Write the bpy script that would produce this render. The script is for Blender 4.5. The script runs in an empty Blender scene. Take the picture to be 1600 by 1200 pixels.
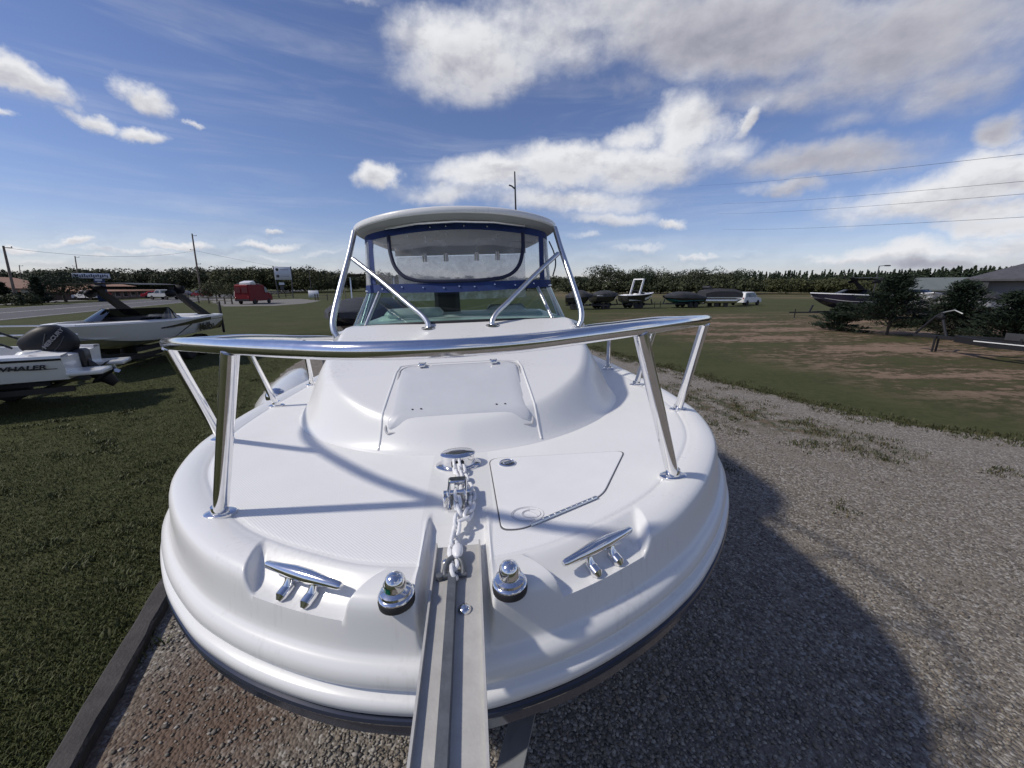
import bpy, math, random
import numpy as np
from mathutils import Vector, Matrix
R = math.radians
rng = random.Random(7)
nrng = np.random.default_rng(7)
SC = bpy.context.scene
COL = SC.collection

# ------------------------------------------------------------------ camera
CAM = np.array([.056, 0.0, 2.5]); FPX = 610.0; YAW = R(6.03); PITCH = math.atan(153 / 610.0)
cd = bpy.data.cameras.new('camera'); cam = bpy.data.objects.new('camera', cd); COL.objects.link(cam)
cd.sensor_fit = 'HORIZONTAL'; cd.sensor_width = 36; cd.lens = 36 * FPX / 1600
cd.clip_start = .02; cd.clip_end = 6000
cam.location = CAM; cam.rotation_euler = (math.pi / 2 - PITCH, 0, -YAW)
SC.camera = cam
_Rc = np.array(Matrix.Rotation(-YAW, 3, 'Z') @ Matrix.Rotation(math.pi / 2 - PITCH, 3, 'X'))
def ray(px, py):
    return _Rc @ np.array([(px - 800) / FPX, -(py - 600) / FPX, -1.0])
def G(px, py, z=0.0):                       # where a sight line meets the ground: used to survey positions
    r = ray(px, py); p = CAM + r * ((z - CAM[2]) / r[2]); return np.array([p[0], p[1]])
def AT(px, py, dist):                       # point on a sight line at a horizontal distance
    r = ray(px, py); return CAM + r * (dist / math.hypot(r[0], r[1]))
def azel(px, py):
    r = ray(px, py); return math.atan2(r[0], r[1]), math.atan2(r[2], math.hypot(r[0], r[1]))

# ------------------------------------------------------------------ light and exposure
SUN_TRAVEL = Vector((.69, .085, -.69)).normalized()
SUN_EL = math.asin(-SUN_TRAVEL.z); SUN_AZ = math.atan2(-SUN_TRAVEL.x, -SUN_TRAVEL.y)
sd = bpy.data.lights.new('sun', 'SUN'); sd.energy = 3.1; sd.angle = R(2.5); sd.color = (1.0, .935, .825)
sun = bpy.data.objects.new('sun', sd); COL.objects.link(sun)
sun.rotation_euler = SUN_TRAVEL.to_track_quat('-Z', 'Y').to_euler(); sun.location = (-20, -5, 25)
SC.view_settings.view_transform = 'Standard'; SC.view_settings.look = 'None'
SC.view_settings.exposure = 0.0; SC.view_settings.gamma = 1; SC.view_settings.use_curve_mapping = False
SC.cycles.max_bounces = 8; SC.cycles.transparent_max_bounces = 12
SC.cycles.use_denoising = True

W = bpy.data.worlds.new('World'); SC.world = W; W.use_nodes = True
def build_world():
    nt = W.node_tree; N = nt.nodes; L = nt.links; N.clear()
    def nd(t, **k):
        n = N.new(t)
        for a, v in k.items(): setattr(n, a, v)
        return n
    def val(n, i, v):
        if hasattr(v, 'is_output') or isinstance(v, bpy.types.NodeSocket): L.new(v, n.inputs[i])
        else: n.inputs[i].default_value = v
    def mth(op, a, b=None, c=None, clamp=False):
        n = nd('ShaderNodeMath', operation=op); n.use_clamp = clamp
        val(n, 0, a)
        if b is not None: val(n, 1, b)
        if c is not None: val(n, 2, c)
        return n.outputs[0]
    def sstep(v, a, b):
        n = nd('ShaderNodeMapRange', interpolation_type='SMOOTHSTEP'); val(n, 0, v); val(n, 1, a); val(n, 2, b)
        return n.outputs[0]
    sky = nd('ShaderNodeTexSky', sky_type='NISHITA'); sky.sun_disc = False
    sky.sun_elevation = SUN_EL; sky.sun_rotation = SUN_AZ; sky.altitude = 200; sky.air_density = 1.0
    sky.dust_density = .3; sky.ozone_density = 2.2
    tc = nd('ShaderNodeTexCoord'); sep = nd('ShaderNodeSeparateXYZ'); L.new(tc.outputs['Generated'], sep.inputs[0])
    az = mth('ARCTAN2', sep.outputs[0], sep.outputs[1])
    el = mth('ARCSINE', mth('MAXIMUM', mth('MINIMUM', sep.outputs[2], .9999), -.9999))
    # warp the sky coordinates a little so cloud outlines billow
    cv0 = nd('ShaderNodeCombineXYZ'); L.new(az, cv0.inputs[0]); L.new(mth('MULTIPLY', el, 1.7), cv0.inputs[1])
    def noise(vec, scale, detail, rough, dist=0.0):
        n = nd('ShaderNodeTexNoise'); L.new(vec, n.inputs['Vector']); n.inputs['Scale'].default_value = scale
        n.inputs['Detail'].default_value = detail; n.inputs['Roughness'].default_value = rough
        n.inputs['Distortion'].default_value = dist; return n
    wn = noise(tc.outputs['Generated'], 8, 6, .62)
    wv = nd('ShaderNodeVectorMath', operation='MULTIPLY_ADD'); L.new(wn.outputs['Color'], wv.inputs[0])
    wv.inputs[1].default_value = (.15, .085, 0); 
    cv = nd('ShaderNodeCombineXYZ'); L.new(az, cv.inputs[0]); L.new(el, cv.inputs[1])
    off = nd('ShaderNodeVectorMath', operation='ADD'); L.new(cv.outputs[0], off.inputs[0]); off.inputs[1].default_value = (-.075, -.0425, 0)
    L.new(off.outputs[0], wv.inputs[2]); P = wv.outputs[0]
    sepP = nd('ShaderNodeSeparateXYZ'); L.new(P, sepP.inputs[0])
    # (px, py, half width px, half height px, tilt deg, weight) surveyed cloud masses of that afternoon
    bright = [(735, 95, 130, 78, 0, 1.05), (690, 60, 120, 55, 0, .9), (850, 60, 170, 80, 0, .8), (595, 277, 34, 25, 0, 1.1),
              (760, 272, 120, 34, 0, 1.0), (880, 262, 130, 36, 0, 1.1), (1000, 262, 110, 45, -12, 1.05), (1070, 195, 70, 70, -40, 1.05),
              (1160, 190, 48, 18, -40, .9), (880, 315, 190, 26, 3, .85), (1050, 355, 38, 11, 0, .95), 
              (1450, 310, 210, 42, -14, 1.0), (1560, 275, 120, 45, -10, 1.15), (1530, 330, 190, 24, 0, .9), (1400, 395, 190, 24, -9, .8), (1540, 385, 150, 26, -6, .85),
              (240, 155, 50, 26, 10, 1.0), (40, 125, 85, 30, 28, 1.05), (140, 190, 55, 16, 20, .95), (225, 214, 52, 15, 6, 1.0), (312, 190, 20, 8, 10, .8), (10, 188, 34, 12, 0, .8),
              (35, 384, 45, 9, 0, .9), (112, 379, 44, 8, 0, .9), (280, 381, 75, 9, 0, .95), (420, 382, 80, 9, 0, .95), (160, 402, 45, 6, 0, .7), (425, 358, 28, 7, 0, .9),
              (260, 398, 50, 6, 0, .6), (420, 405, 100, 9, 0, .6), (1000, 390, 70, 10, 0, .65), (1085, 402, 40, 7, 0, .7), (915, 372, 30, 8, 0, .6), (1140, 398, 40, 5, 0, .5), (560, 6, 40, 14, 0, .5), (200, 392, 110, 7, 0, .7), (70, 405, 90, 7, 0, .6), (500, 395, 60, 8, 0, .6), (700, 300, 90, 22, 0, .8), (960, 345, 110, 16, 3, .7), (940, 405, 60, 7, 0, .5), (1180, 300, 60, 14, 0, .5), (1330, 405, 110, 12, -4, .8), (1560, 350, 120, 22, 0, .9), (990, 215, 60, 26, -20, .9), (1130, 240, 90, 34, 0, .7)]
    grey = [(1150, 50, 330, 85, 0, 1.0), (1420, 60, 260, 110, -10, .95), (1300, 130, 260, 40, -10, .75), (1270, 255, 180, 34, -4, .95), (1240, 300, 60, 20, 0, .8),
            (1575, 205, 70, 34, -25, .9), (1500, 130, 130, 60, -15, .8), (950, 20, 220, 60, 0, .8), (1000, 130, 90, 30, 0, .5), (1470, 410, 180, 18, -3, .85), (620, 30, 50, 40, 0, .5), (1330, 190, 90, 22, -10, .45)]
    def field(lst):
        out = None; ys = None; wsum = None
        for (px, py, rx, ry, tl, w) in lst:
            a, e = azel(px, py); a1, e1 = azel(px + 1, py); a2, e2 = azel(px, py + 1)
            ux = math.hypot(a1 - a, e1 - e); uy = math.hypot(a2 - a, e2 - e)
            tilt = math.atan2(-(e1 - e), (a1 - a))
            m = nd('ShaderNodeMapping', vector_type='TEXTURE'); L.new(P, m.inputs[0])
            m.inputs['Location'].default_value = (a, e, 0)
            m.inputs['Rotation'].default_value = (0, 0, -R(tl) - tilt)
            m.inputs['Scale'].default_value = (rx * ux * 1.62, ry * uy * 1.66, 1)
            ln = nd('ShaderNodeVectorMath', operation='LENGTH'); L.new(m.outputs[0], ln.inputs[0])
            s = nd('ShaderNodeMapRange', interpolation_type='SMOOTHSTEP'); L.new(ln.outputs['Value'], s.inputs[0])
            s.inputs[1].default_value = 1.0; s.inputs[2].default_value = 0; s.inputs[3].default_value = 0; s.inputs[4].default_value = w
            out = s.outputs[0] if out is None else mth('SMOOTH_MAX', out, s.outputs[0], .12)
            sy = nd('ShaderNodeSeparateXYZ'); L.new(m.outputs[0], sy.inputs[0]); q = mth('MULTIPLY', sy.outputs[1], s.outputs[0])
            ys = q if ys is None else mth('ADD', ys, q); wsum = s.outputs[0] if wsum is None else mth('ADD', wsum, s.outputs[0])
        return out, mth('DIVIDE', ys, mth('ADD', wsum, .15))
    fb, yb = field(bright); fg, yg = field(grey)
    # away from the view the same broken cumulus goes on
    pl = nd('ShaderNodeVectorMath', operation='DIVIDE'); L.new(tc.outputs['Generated'], pl.inputs[0])
    zz = mth('ADD', mth('MAXIMUM', sep.outputs[2], 0.0), .12); cz = nd('ShaderNodeCombineXYZ')
    for i in range(3): L.new(zz, cz.inputs[i])
    L.new(cz.outputs[0], pl.inputs[1])
    gen = noise(pl.outputs[0], .9, 4, .5)
    daz = mth('ABSOLUTE', mth('SUBTRACT', az, YAW)); outside = mth('MAXIMUM', sstep(daz, .95, 1.35), sstep(el, .62, .85))
    fo = mth('MULTIPLY', sstep(gen.outputs['Fac'], .46, .72), outside)
    n1 = noise(cv0.outputs[0], 6, 8, .60, .1); n2 = noise(cv0.outputs[0], 20, 6, .6)
    nz = mth('ADD', mth('MULTIPLY', mth('SUBTRACT', n1.outputs['Fac'], .5), 1.15), mth('MULTIPLY', mth('SUBTRACT', n2.outputs['Fac'], .5), .55))
    tot = mth('MAXIMUM', mth('MAXIMUM', fb, fg), fo)
    dens = mth('ADD', tot, mth('MULTIPLY', nz, mth('ADD', mth('MULTIPLY', tot, .55), .22)))
    a_b = sstep(dens, .20, .92)
    # thin high veil
    vm = nd('ShaderNodeMapping'); L.new(cv0.outputs[0], vm.inputs[0]); vm.inputs['Rotation'].default_value = (0, 0, R(35)); vm.inputs['Scale'].default_value = (1.2, 7, 1)
    veil = mth('MULTIPLY', sstep(noise(vm.outputs[0], 1.6, 6, .6, .6).outputs['Fac'], .42, .8), .22)
    low = sstep(el, .16, .0)                      # thicker air near the horizon
    veil = mth('ADD', veil, mth('MULTIPLY', low, .30))
    alpha = mth('MAXIMUM', a_b, veil, clamp=True)
    # lit side / thick grey side
    gfrac = mth('DIVIDE', fg, mth('ADD', mth('ADD', fb, fg), .05))
    sh = noise(cv0.outputs[0], 11, 6, .55)
    up = nd('ShaderNodeVectorMath', operation='ADD'); L.new(cv0.outputs[0], up.inputs[0]); up.inputs[1].default_value = (-.012, .026, 0)
    n1u = noise(up.outputs[0], 6, 8, .60, .1)
    relief = mth('MULTIPLY', mth('MULTIPLY', mth('SUBTRACT', n1.outputs['Fac'], n1u.outputs['Fac']), 2.4), mth('SUBTRACT', 1.0, mth('MULTIPLY', gfrac, .75)))
    lit = mth('ADD', mth('ADD', mth('SUBTRACT', 1.02, mth('MULTIPLY', gfrac, .74)), relief), mth('MULTIPLY', mth('SUBTRACT', sh.outputs['Fac'], .5), .45), clamp=True)
    lit = mth('ADD', lit, mth('MULTIPLY', mth('MULTIPLY', yb, mth('SUBTRACT', 1.0, gfrac)), 1.1)); lit = mth('ADD', lit, mth('MULTIPLY', yg, .35))
    lit = mth('SUBTRACT', lit, mth('MULTIPLY', sstep(dens, .6, 1.3), .28), clamp=True)
    cc = nd('ShaderNodeMix', data_type='RGBA'); L.new(lit, cc.inputs['Factor'])
    cc.inputs['A'].default_value = (.27, .275, .345, 1); cc.inputs['B'].default_value = (.76, .765, .79, 1)
    tint = nd('ShaderNodeMix', data_type='RGBA', blend_type='MULTIPLY'); tint.inputs['Factor'].default_value = 1
    L.new(sky.outputs[0], tint.inputs['A']); tint.inputs['B'].default_value = (.92, .90, 1.12, 1)
    b1 = nd('ShaderNodeBackground'); L.new(tint.outputs['Result'], b1.inputs[0]); b1.inputs[1].default_value = .092
    b2 = nd('ShaderNodeBackground'); L.new(cc.outputs['Result'], b2.inputs[0]); b2.inputs[1].default_value = 1.08
    mx = nd('ShaderNodeMixShader'); L.new(alpha, mx.inputs[0]); L.new(b1.outputs[0], mx.inputs[1]); L.new(b2.outputs[0], mx.inputs[2])
    o = nd('ShaderNodeOutputWorld'); L.new(mx.outputs[0], o.inputs[0])
    W.cycles.sampling_method = 'MANUAL'; W.cycles.sample_map_resolution = 1024
build_world()

# ------------------------------------------------------------------ materials
MATS = {}
def mat(name, col=(.8, .8, .8), rough=.5, metal=0.0, var=0.0, vscale=8.0, bump=0.0, bscale=60.0, coat=0.0, ior=None, spec=None, col2=None, rvar=0.0):
    if name in MATS: return MATS[name]
    m = bpy.data.materials.new(name); m.use_nodes = True; nt = m.node_tree; N = nt.nodes; L = nt.links
    b = N['Principled BSDF']; b.inputs['Base Color'].default_value = (*col, 1); b.inputs['Roughness'].default_value = rough
    b.inputs['Metallic'].default_value = metal; b.inputs['Coat Weight'].default_value = coat; b.inputs['Coat Roughness'].default_value = .08
    if spec is not None: b.inputs['Specular IOR Level'].default_value = spec
    tc = N.new('ShaderNodeTexCoord')
    if var or col2:
        n = N.new('ShaderNodeTexNoise'); n.inputs['Scale'].default_value = vscale; n.inputs['Detail'].default_value = 6; n.inputs['Roughness'].default_value = .65
        L.new(tc.outputs['Object'], n.inputs['Vector'])
        r = N.new('ShaderNodeMapRange'); r.inputs[1].default_value = .3; r.inputs[2].default_value = .7; L.new(n.outputs['Fac'], r.inputs[0])
        mx = N.new('ShaderNodeMix'); mx.data_type = 'RGBA'; L.new(r.outputs[0], mx.inputs['Factor'])
        c2 = col2 or tuple(min(1, c * (1 + var)) for c in col); c1 = col if col2 else tuple(c * (1 - var) for c in col)
        mx.inputs['A'].default_value = (*c1, 1); mx.inputs['B'].default_value = (*c2, 1); L.new(mx.outputs['Result'], b.inputs['Base Color'])
        if rvar:
            rr = N.new('ShaderNodeMapRange'); rr.inputs[3].default_value = rough; rr.inputs[4].default_value = rough + rvar
            L.new(n.outputs['Fac'], rr.inputs[0]); L.new(rr.outputs[0], b.inputs['Roughness'])
    if bump:
        n2 = N.new('ShaderNodeTexNoise'); n2.inputs['Scale'].default_value = bscale; n2.inputs['Detail'].default_value = 4
        L.new(tc.outputs['Object'], n2.inputs['Vector']); bp = N.new('ShaderNodeBump'); bp.inputs['Strength'].default_value = bump; bp.inputs['Distance'].default_value = .01
        L.new(n2.outputs['Fac'], bp.inputs['Height']); L.new(bp.outputs[0], b.inputs['Normal'])
    MATS[name] = m; return m

def mat_gelcoat():
    m = mat('gelcoat', (.72, .72, .72), .3, coat=.15); nt = m.node_tree; N = nt.nodes; L = nt.links; b = N['Principled BSDF']
    tc = N['Texture Coordinate']
    mp = N.new('ShaderNodeMapping'); mp.inputs['Scale'].default_value = (1, 1, .12); L.new(tc.outputs['Object'], mp.inputs[0])
    n = N.new('ShaderNodeTexNoise'); n.inputs['Scale'].default_value = 70; n.inputs['Detail'].default_value = 5; L.new(mp.outputs[0], n.inputs['Vector'])
    n2 = N.new('ShaderNodeTexNoise'); n2.inputs['Scale'].default_value = 2.5; n2.inputs['Detail'].default_value = 5; L.new(tc.outputs['Object'], n2.inputs['Vector'])
    ml = N.new('ShaderNodeMath'); ml.operation = 'MULTIPLY'; L.new(n.outputs['Fac'], ml.inputs[0]); L.new(n2.outputs['Fac'], ml.inputs[1])
    r = N.new('ShaderNodeMapRange'); r.inputs[1].default_value = .30; r.inputs[2].default_value = .52; L.new(ml.outputs[0], r.inputs[0])
    mx = N.new('ShaderNodeMix'); mx.data_type = 'RGBA'; L.new(r.outputs[0], mx.inputs['Factor'])
    mx.inputs['A'].default_value = (.72, .72, .715, 1); mx.inputs['B'].default_value = (.60, .595, .58, 1); L.new(mx.outputs['Result'], b.inputs['Base Color'])
    sp = N.new('ShaderNodeTexVoronoi'); sp.inputs['Scale'].default_value = 14; L.new(tc.outputs['Object'], sp.inputs['Vector'])
    rr = N.new('ShaderNodeMapRange'); rr.inputs[3].default_value = .22; rr.inputs[4].default_value = .42; L.new(n2.outputs['Fac'], rr.inputs[0]); L.new(rr.outputs[0], b.inputs['Roughness'])
    return m
def mat_nonskid():
    m = mat('nonskid', (.74, .74, .735), .5); nt = m.node_tree; N = nt.nodes; L = nt.links; b = N['Principled BSDF']; tc = N['Texture Coordinate']
    mp = N.new('ShaderNodeMapping'); mp.inputs['Rotation'].default_value = (0, 0, R(45)); L.new(tc.outputs['Object'], mp.inputs[0])
    v = N.new('ShaderNodeTexVoronoi'); v.inputs['Scale'].default_value = 140; v.inputs['Randomness'].default_value = 0; L.new(mp.outputs[0], v.inputs['Vector'])
    bp = N.new('ShaderNodeBump'); bp.inputs['Strength'].default_value = .5; bp.inputs['Distance'].default_value = .0026; bp.invert = True
    L.new(v.outputs['Distance'], bp.inputs['Height']); L.new(bp.outputs[0], b.inputs['Normal'])
    n = N.new('ShaderNodeTexNoise'); n.inputs['Scale'].default_value = 5; n.inputs['Detail'].default_value = 7; L.new(tc.outputs['Object'], n.inputs['Vector'])
    mx = N.new('ShaderNodeMix'); mx.data_type = 'RGBA'; L.new(n.outputs['Fac'], mx.inputs['Factor']); mx.inputs['A'].default_value = (.80, .80, .795, 1); mx.inputs['B'].default_value = (.74, .74, .73, 1)
    L.new(mx.outputs['Result'], b.inputs['Base Color']); return m
def mat_clear(name, tint, gloss_rough=.03, fac=.12, haze=0.0, haze_col=(.8, .8, .8)):
    m = bpy.data.materials.new(name); m.use_nodes = True; nt = m.node_tree; N = nt.nodes; L = nt.links; N.clear()
    o = N.new('ShaderNodeOutputMaterial'); t = N.new('ShaderNodeBsdfTransparent'); t.inputs[0].default_value = (*tint, 1)
    g = N.new('ShaderNodeBsdfGlossy'); g.inputs['Roughness'].default_value = gloss_rough
    fr0 = N.new('ShaderNodeLayerWeight'); fr0.inputs[0].default_value = .5; fr = N.new('ShaderNodeMath'); fr.operation = 'POWER'; fr.inputs[1].default_value = 4.0; L.new(fr0.outputs['Facing'], fr.inputs[0])
    mu = N.new('ShaderNodeMath'); mu.operation = 'MULTIPLY_ADD'; mu.inputs[1].default_value = .7; mu.inputs[2].default_value = fac - .04; mu.use_clamp = True; L.new(fr.outputs[0], mu.inputs[0])
    mx = N.new('ShaderNodeMixShader'); L.new(mu.outputs[0], mx.inputs[0]); L.new(t.outputs[0], mx.inputs[1]); L.new(g.outputs[0], mx.inputs[2]); last = mx.outputs[0]
    if haze:
        d = N.new('ShaderNodeBsdfDiffuse'); d.inputs[0].default_value = (*haze_col, 1); tr = N.new('ShaderNodeBsdfTranslucent'); tr.inputs[0].default_value = (*haze_col, 1)
        ad = N.new('ShaderNodeMixShader'); ad.inputs[0].default_value = .5; L.new(d.outputs[0], ad.inputs[1]); L.new(tr.outputs[0], ad.inputs[2])
        tc = N.new('ShaderNodeTexCoord'); n = N.new('ShaderNodeTexNoise'); n.inputs['Scale'].default_value = 9; n.inputs['Detail'].default_value = 6; n.inputs['Distortion'].default_value = 1.2; L.new(tc.outputs['Object'], n.inputs['Vector'])
        rg = N.new('ShaderNodeMapRange'); rg.inputs[1].default_value = .35; rg.inputs[2].default_value = .7; rg.inputs[3].default_value = haze * .4; rg.inputs[4].default_value = haze; L.new(n.outputs['Fac'], rg.inputs[0])
        m2 = N.new('ShaderNodeMixShader'); L.new(rg.outputs[0], m2.inputs[0]); L.new(last, m2.inputs[1]); L.new(ad.outputs[0], m2.inputs[2]); last = m2.outputs[0]
        bp = N.new('ShaderNodeBump'); bp.inputs['Strength'].default_value = .3; bp.inputs['Distance'].default_value = .01; L.new(n.outputs['Fac'], bp.inputs['Height']); L.new(bp.outputs[0], g.inputs['Normal'])
    L.new(last, o.inputs[0]); MATS[name] = m; return m
GEL = mat_gelcoat(); NSK = mat_nonskid()
CHROME = mat('polished_steel', (.78, .78, .79), .07, 1.0, var=.06, vscale=25, rvar=.09)
BRUSH = mat('satin_aluminium', (.72, .73, .74), .28, 1.0, var=.06, vscale=30, rvar=.1)
ALU = mat('weathered_aluminium', (.46, .45, .43), .6, .15, var=.12, vscale=14, bump=.08, bscale=120)
GALV = mat('galvanised_steel', (.12, .13, .145), .5, .3, var=.2, vscale=30, bump=.1, bscale=90)
RUBBER = mat('black_rubber', (.018, .018, .02), .55, var=.2, vscale=20)
NAVYHULL = mat('navy_gelcoat', (.025, .03, .05), .14, coat=.7)
CANVAS = mat('blue_canvas', (.010, .029, .125), .8, var=.25, vscale=12, bump=.25, bscale=350)
CANVASD = mat('dark_blue_binding', (.008, .012, .04), .7)
HATCH = mat('hatch_acrylic', (.58, .59, .615), .32, coat=.4, var=.04, vscale=6)
WPLAST = mat('white_plastic', (.78, .78, .78), .35)
CHAINW = mat('white_coated_chain', (.76, .76, .77), .4, var=.06, vscale=90)
GREYLINE = mat('lid_gap_shadow', (.10, .10, .11), .7)  # shade of the groove round the locker lid, put into the colour
UNDER = mat('hardtop_liner', (.30, .30, .295), .7, var=.06, vscale=4)
SATIN = mat('satin_gelcoat', (.76, .76, .76), .6, var=.03, vscale=5)
GLASS = mat_clear('windscreen_glass', (.55, .70, .66), .02, .10)
VINYL = mat_clear('clear_vinyl', (.86, .87, .88), .10, .08, haze=.30)
VINYLH = mat_clear('hazy_vinyl', (.80, .80, .82), .18, .08, haze=.62)
DGLASS = mat('dark_glass', (.012, .014, .018), .05, spec=.6)
BLACK = mat('black_paint', (.012, .012, .014), .45)
MATT = mat('matt_black', (.010, .010, .012), .6, spec=.2)
DSTEEL = mat('dark_steel', (.30, .30, .31), .22, 1.0, var=.15, vscale=60)
COVER = mat('dark_boat_cover', (.032, .033, .038), .75, var=.3, vscale=3, bump=.2, bscale=25)
GREENL = mat('green_lens', (.0, .10, .06), .1, coat=.8); REDL = mat('red_lens', (.25, .005, .005), .1, coat=.8)

# ------------------------------------------------------------------ mesh helpers
class MB:
    def __init__(s): s.v = []; s.f = []; s.mi = []
    def add(s, vs, fs, mi=0):
        o = len(s.v); s.v += [tuple(map(float, p)) for p in vs]; s.f += [tuple(i + o for i in f) for f in fs]; s.mi += [mi] * len(fs); return s
    def box(s, c, d, rz=0.0, taper=1.0, mi=0):
        c = np.array(c, float); hx, hy, hz = np.array(d, float) / 2; ca, sa = math.cos(rz), math.sin(rz); vs = []
        for z, t in ((-hz, 1), (hz, taper)):
            for x, y in ((-hx, -hy), (hx, -hy), (hx, hy), (-hx, hy)):
                x2, y2 = x * t, y * t; vs.append((c[0] + x2 * ca - y2 * sa, c[1] + x2 * sa + y2 * ca, c[2] + z))
        return s.add(vs, [(3, 2, 1, 0), (4, 5, 6, 7), (0, 1, 5, 4), (1, 2, 6, 5), (2, 3, 7, 6), (3, 0, 4, 7)], mi)
    def bbox(s, c, d, b=.1, rz=0.0, mi=0):           # box with chamfered edges
        hx, hy, hz = np.array(d, float) / 2; b = min(b, hx * .9, hy * .9, hz * .9); ca, sa = math.cos(rz), math.sin(rz); rings = []
        for z, i in ((-hz, b), (-hz + b, 0), (hz - b, 0), (hz, b)):
            ring = []
            for x, y in ((-hx + b, -hy), (hx - b, -hy), (hx, -hy + b), (hx, hy - b), (hx - b, hy), (-hx + b, hy), (-hx, hy - b), (-hx, -hy + b)):
                x -= math.copysign(i, x) * .8; y -= math.copysign(i, y) * .8
                ring.append((c[0] + x * ca - y * sa, c[1] + x * sa + y * ca, c[2] + z))
            rings.append(ring)
        return s.loft(rings, True, True, mi)
    def loft(s, rings, closed=True, caps=True, mi=0):
        n = len(rings[0]); vs = [p for r in rings for p in r]; fs = []
        for i in range(len(rings) - 1):
            for j in range(n if closed else n - 1):
                k = (j + 1) % n; fs.append((i * n + j, i * n + k, (i + 1) * n + k, (i + 1) * n + j))
        if caps and closed: fs.append(tuple(range(n - 1, -1, -1))); fs.append(tuple(range((len(rings) - 1) * n, len(rings) * n)))
        return s.add(vs, fs, mi)
    def tube(s, path, r, n=10, caps=True, closed=False, mi=0, sx=1.0):
        P = [np.array(p, float) for p in path]; rr = r if hasattr(r, '__len__') else [r] * len(P); rings = []
        up = None; m = len(P)
        for i in range(m):
            if closed: t = P[(i + 1) % m] - P[i - 1]
            else: t = P[min(i + 1, m - 1)] - P[max(i - 1, 0)]
            t = t / (np.linalg.norm(t) + 1e-12)
            if up is None: up = np.array([0, 0, 1.0]) if abs(t[2]) < .9 else np.array([0, 1.0, 0])
            a = np.cross(up, t); a /= np.linalg.norm(a) + 1e-12; b = np.cross(t, a); up = b
            rings.append([P[i] + rr[i] * (math.cos(2 * math.pi * k / n) * a * sx + math.sin(2 * math.pi * k / n) * b) for k in range(n)])
        if closed: rings.append(rings[0])
        return s.loft(rings, True, caps and not closed, mi)
    def lathe(s, prof, c=(0, 0, 0), n=24, sx=1.0, sy=1.0, mi=0):
        rings = [[(c[0] + r * sx * math.cos(2 * math.pi * k / n), c[1] + r * sy * math.sin(2 * math.pi * k / n), c[2] + z) for k in range(n)] for r, z in prof]
        return s.loft(rings, True, True, mi)
    def ell(s, c, rad, n=14, m=8, mi=0):
        return s.lathe([(max(1e-4, math.cos(a)) , math.sin(a) * rad[2]) for a in np.linspace(-math.pi / 2, math.pi / 2, m)], c, n, rad[0], rad[1], mi)
    def prism(s, poly, z0, z1, mi=0, inset=0.0):
        n = len(poly); c = np.mean(np.array(poly, float), axis=0); r0 = [(x, y, z0) for x, y in poly]
        if inset:
            r1 = [(x, y, z1 - inset) for x, y in poly]; r2 = []
            for x, y in poly:
                d = np.array([x, y]) - c; l = np.linalg.norm(d); q = c + d * (1 - inset / l); r2.append((q[0], q[1], z1))
            return s.loft([r0, r1, r2], True, True, mi)
        return s.loft([r0, [(x, y, z1) for x, y in poly]], True, True, mi)
    def side(s, poly, x0, x1, mi=0, ins=0.0):        # polygon in (y,z) pushed along x
        c = np.mean(np.array(poly, float), axis=0)
        def sc(k): return [(c[0] + (y - c[0]) * k, c[1] + (z - c[1]) * k) for y, z in poly]
        a = poly; return s.loft([[(x0, y, z) for y, z in a], [(x1, y, z) for y, z in a]], True, True, mi)
    def build(s, name, m, parent=None, smooth=True, angle=40):
        me = bpy.data.meshes.new(name); me.from_pydata(s.v, [], s.f)
        ms = m if isinstance(m, (list, tuple)) else [m]
        for x in ms: me.materials.append(x)
        if any(s.mi): me.polygons.foreach_set('material_index', s.mi)
        o = bpy.data.objects.new(name, me); COL.objects.link(o)
        if parent is not None: o.parent = parent
        fixn(me)
        if smooth:
            me.polygons.foreach_set('use_smooth', [True] * len(me.polygons)); sharp(me, angle)
        return o
import bmesh
def fixn(me):
    bm = bmesh.new(); bm.from_mesh(me); bmesh.ops.remove_doubles(bm, verts=bm.verts, dist=1e-6); bmesh.ops.recalc_face_normals(bm, faces=bm.faces); bm.to_mesh(me); bm.free()
def sharp(me, ang):
    try: me.set_sharp_from_angle(angle=R(ang))
    except Exception: pass
def thing(name, label, cat, loc=(0, 0, 0), rz=0.0, group=None):
    o = bpy.data.objects.new(name, None); COL.objects.link(o); o.location = loc; o.rotation_euler = (0, 0, rz); o.empty_display_size = .3
    o['label'] = label; o['category'] = cat
    if group: o['group'] = group
    return o
def tag(o, label, cat, group=None):
    o['label'] = label; o['category'] = cat
    if group: o['group'] = group
    return o
def struct(o): o['kind'] = 'structure'; return o
def stuff(o): o['kind'] = 'stuff'; return o
def spline(pts, n=8, closed=False):
    P = [np.array(p, float) for p in pts]; out = []; m = len(P)
    for i in range(m if closed else m - 1):
        a = P[(i - 1) % m] if closed or i else 2 * P[0] - P[1]; b = P[i]; c = P[(i + 1) % m]; d = P[(i + 2) % m] if closed or i + 2 < m else 2 * P[-1] - P[-2]
        for k in range(n):
            t = k / n; out.append(.5 * ((2 * b) + (c - a) * t + (2 * a - 5 * b + 4 * c - d) * t * t + (3 * b - a - 3 * c + d) * t ** 3))
    if not closed: out.append(P[-1])
    return out
def sm(a, b, x):
    t = min(1, max(0, (x - a) / (b - a))); return t * t * (3 - 2 * t)
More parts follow.
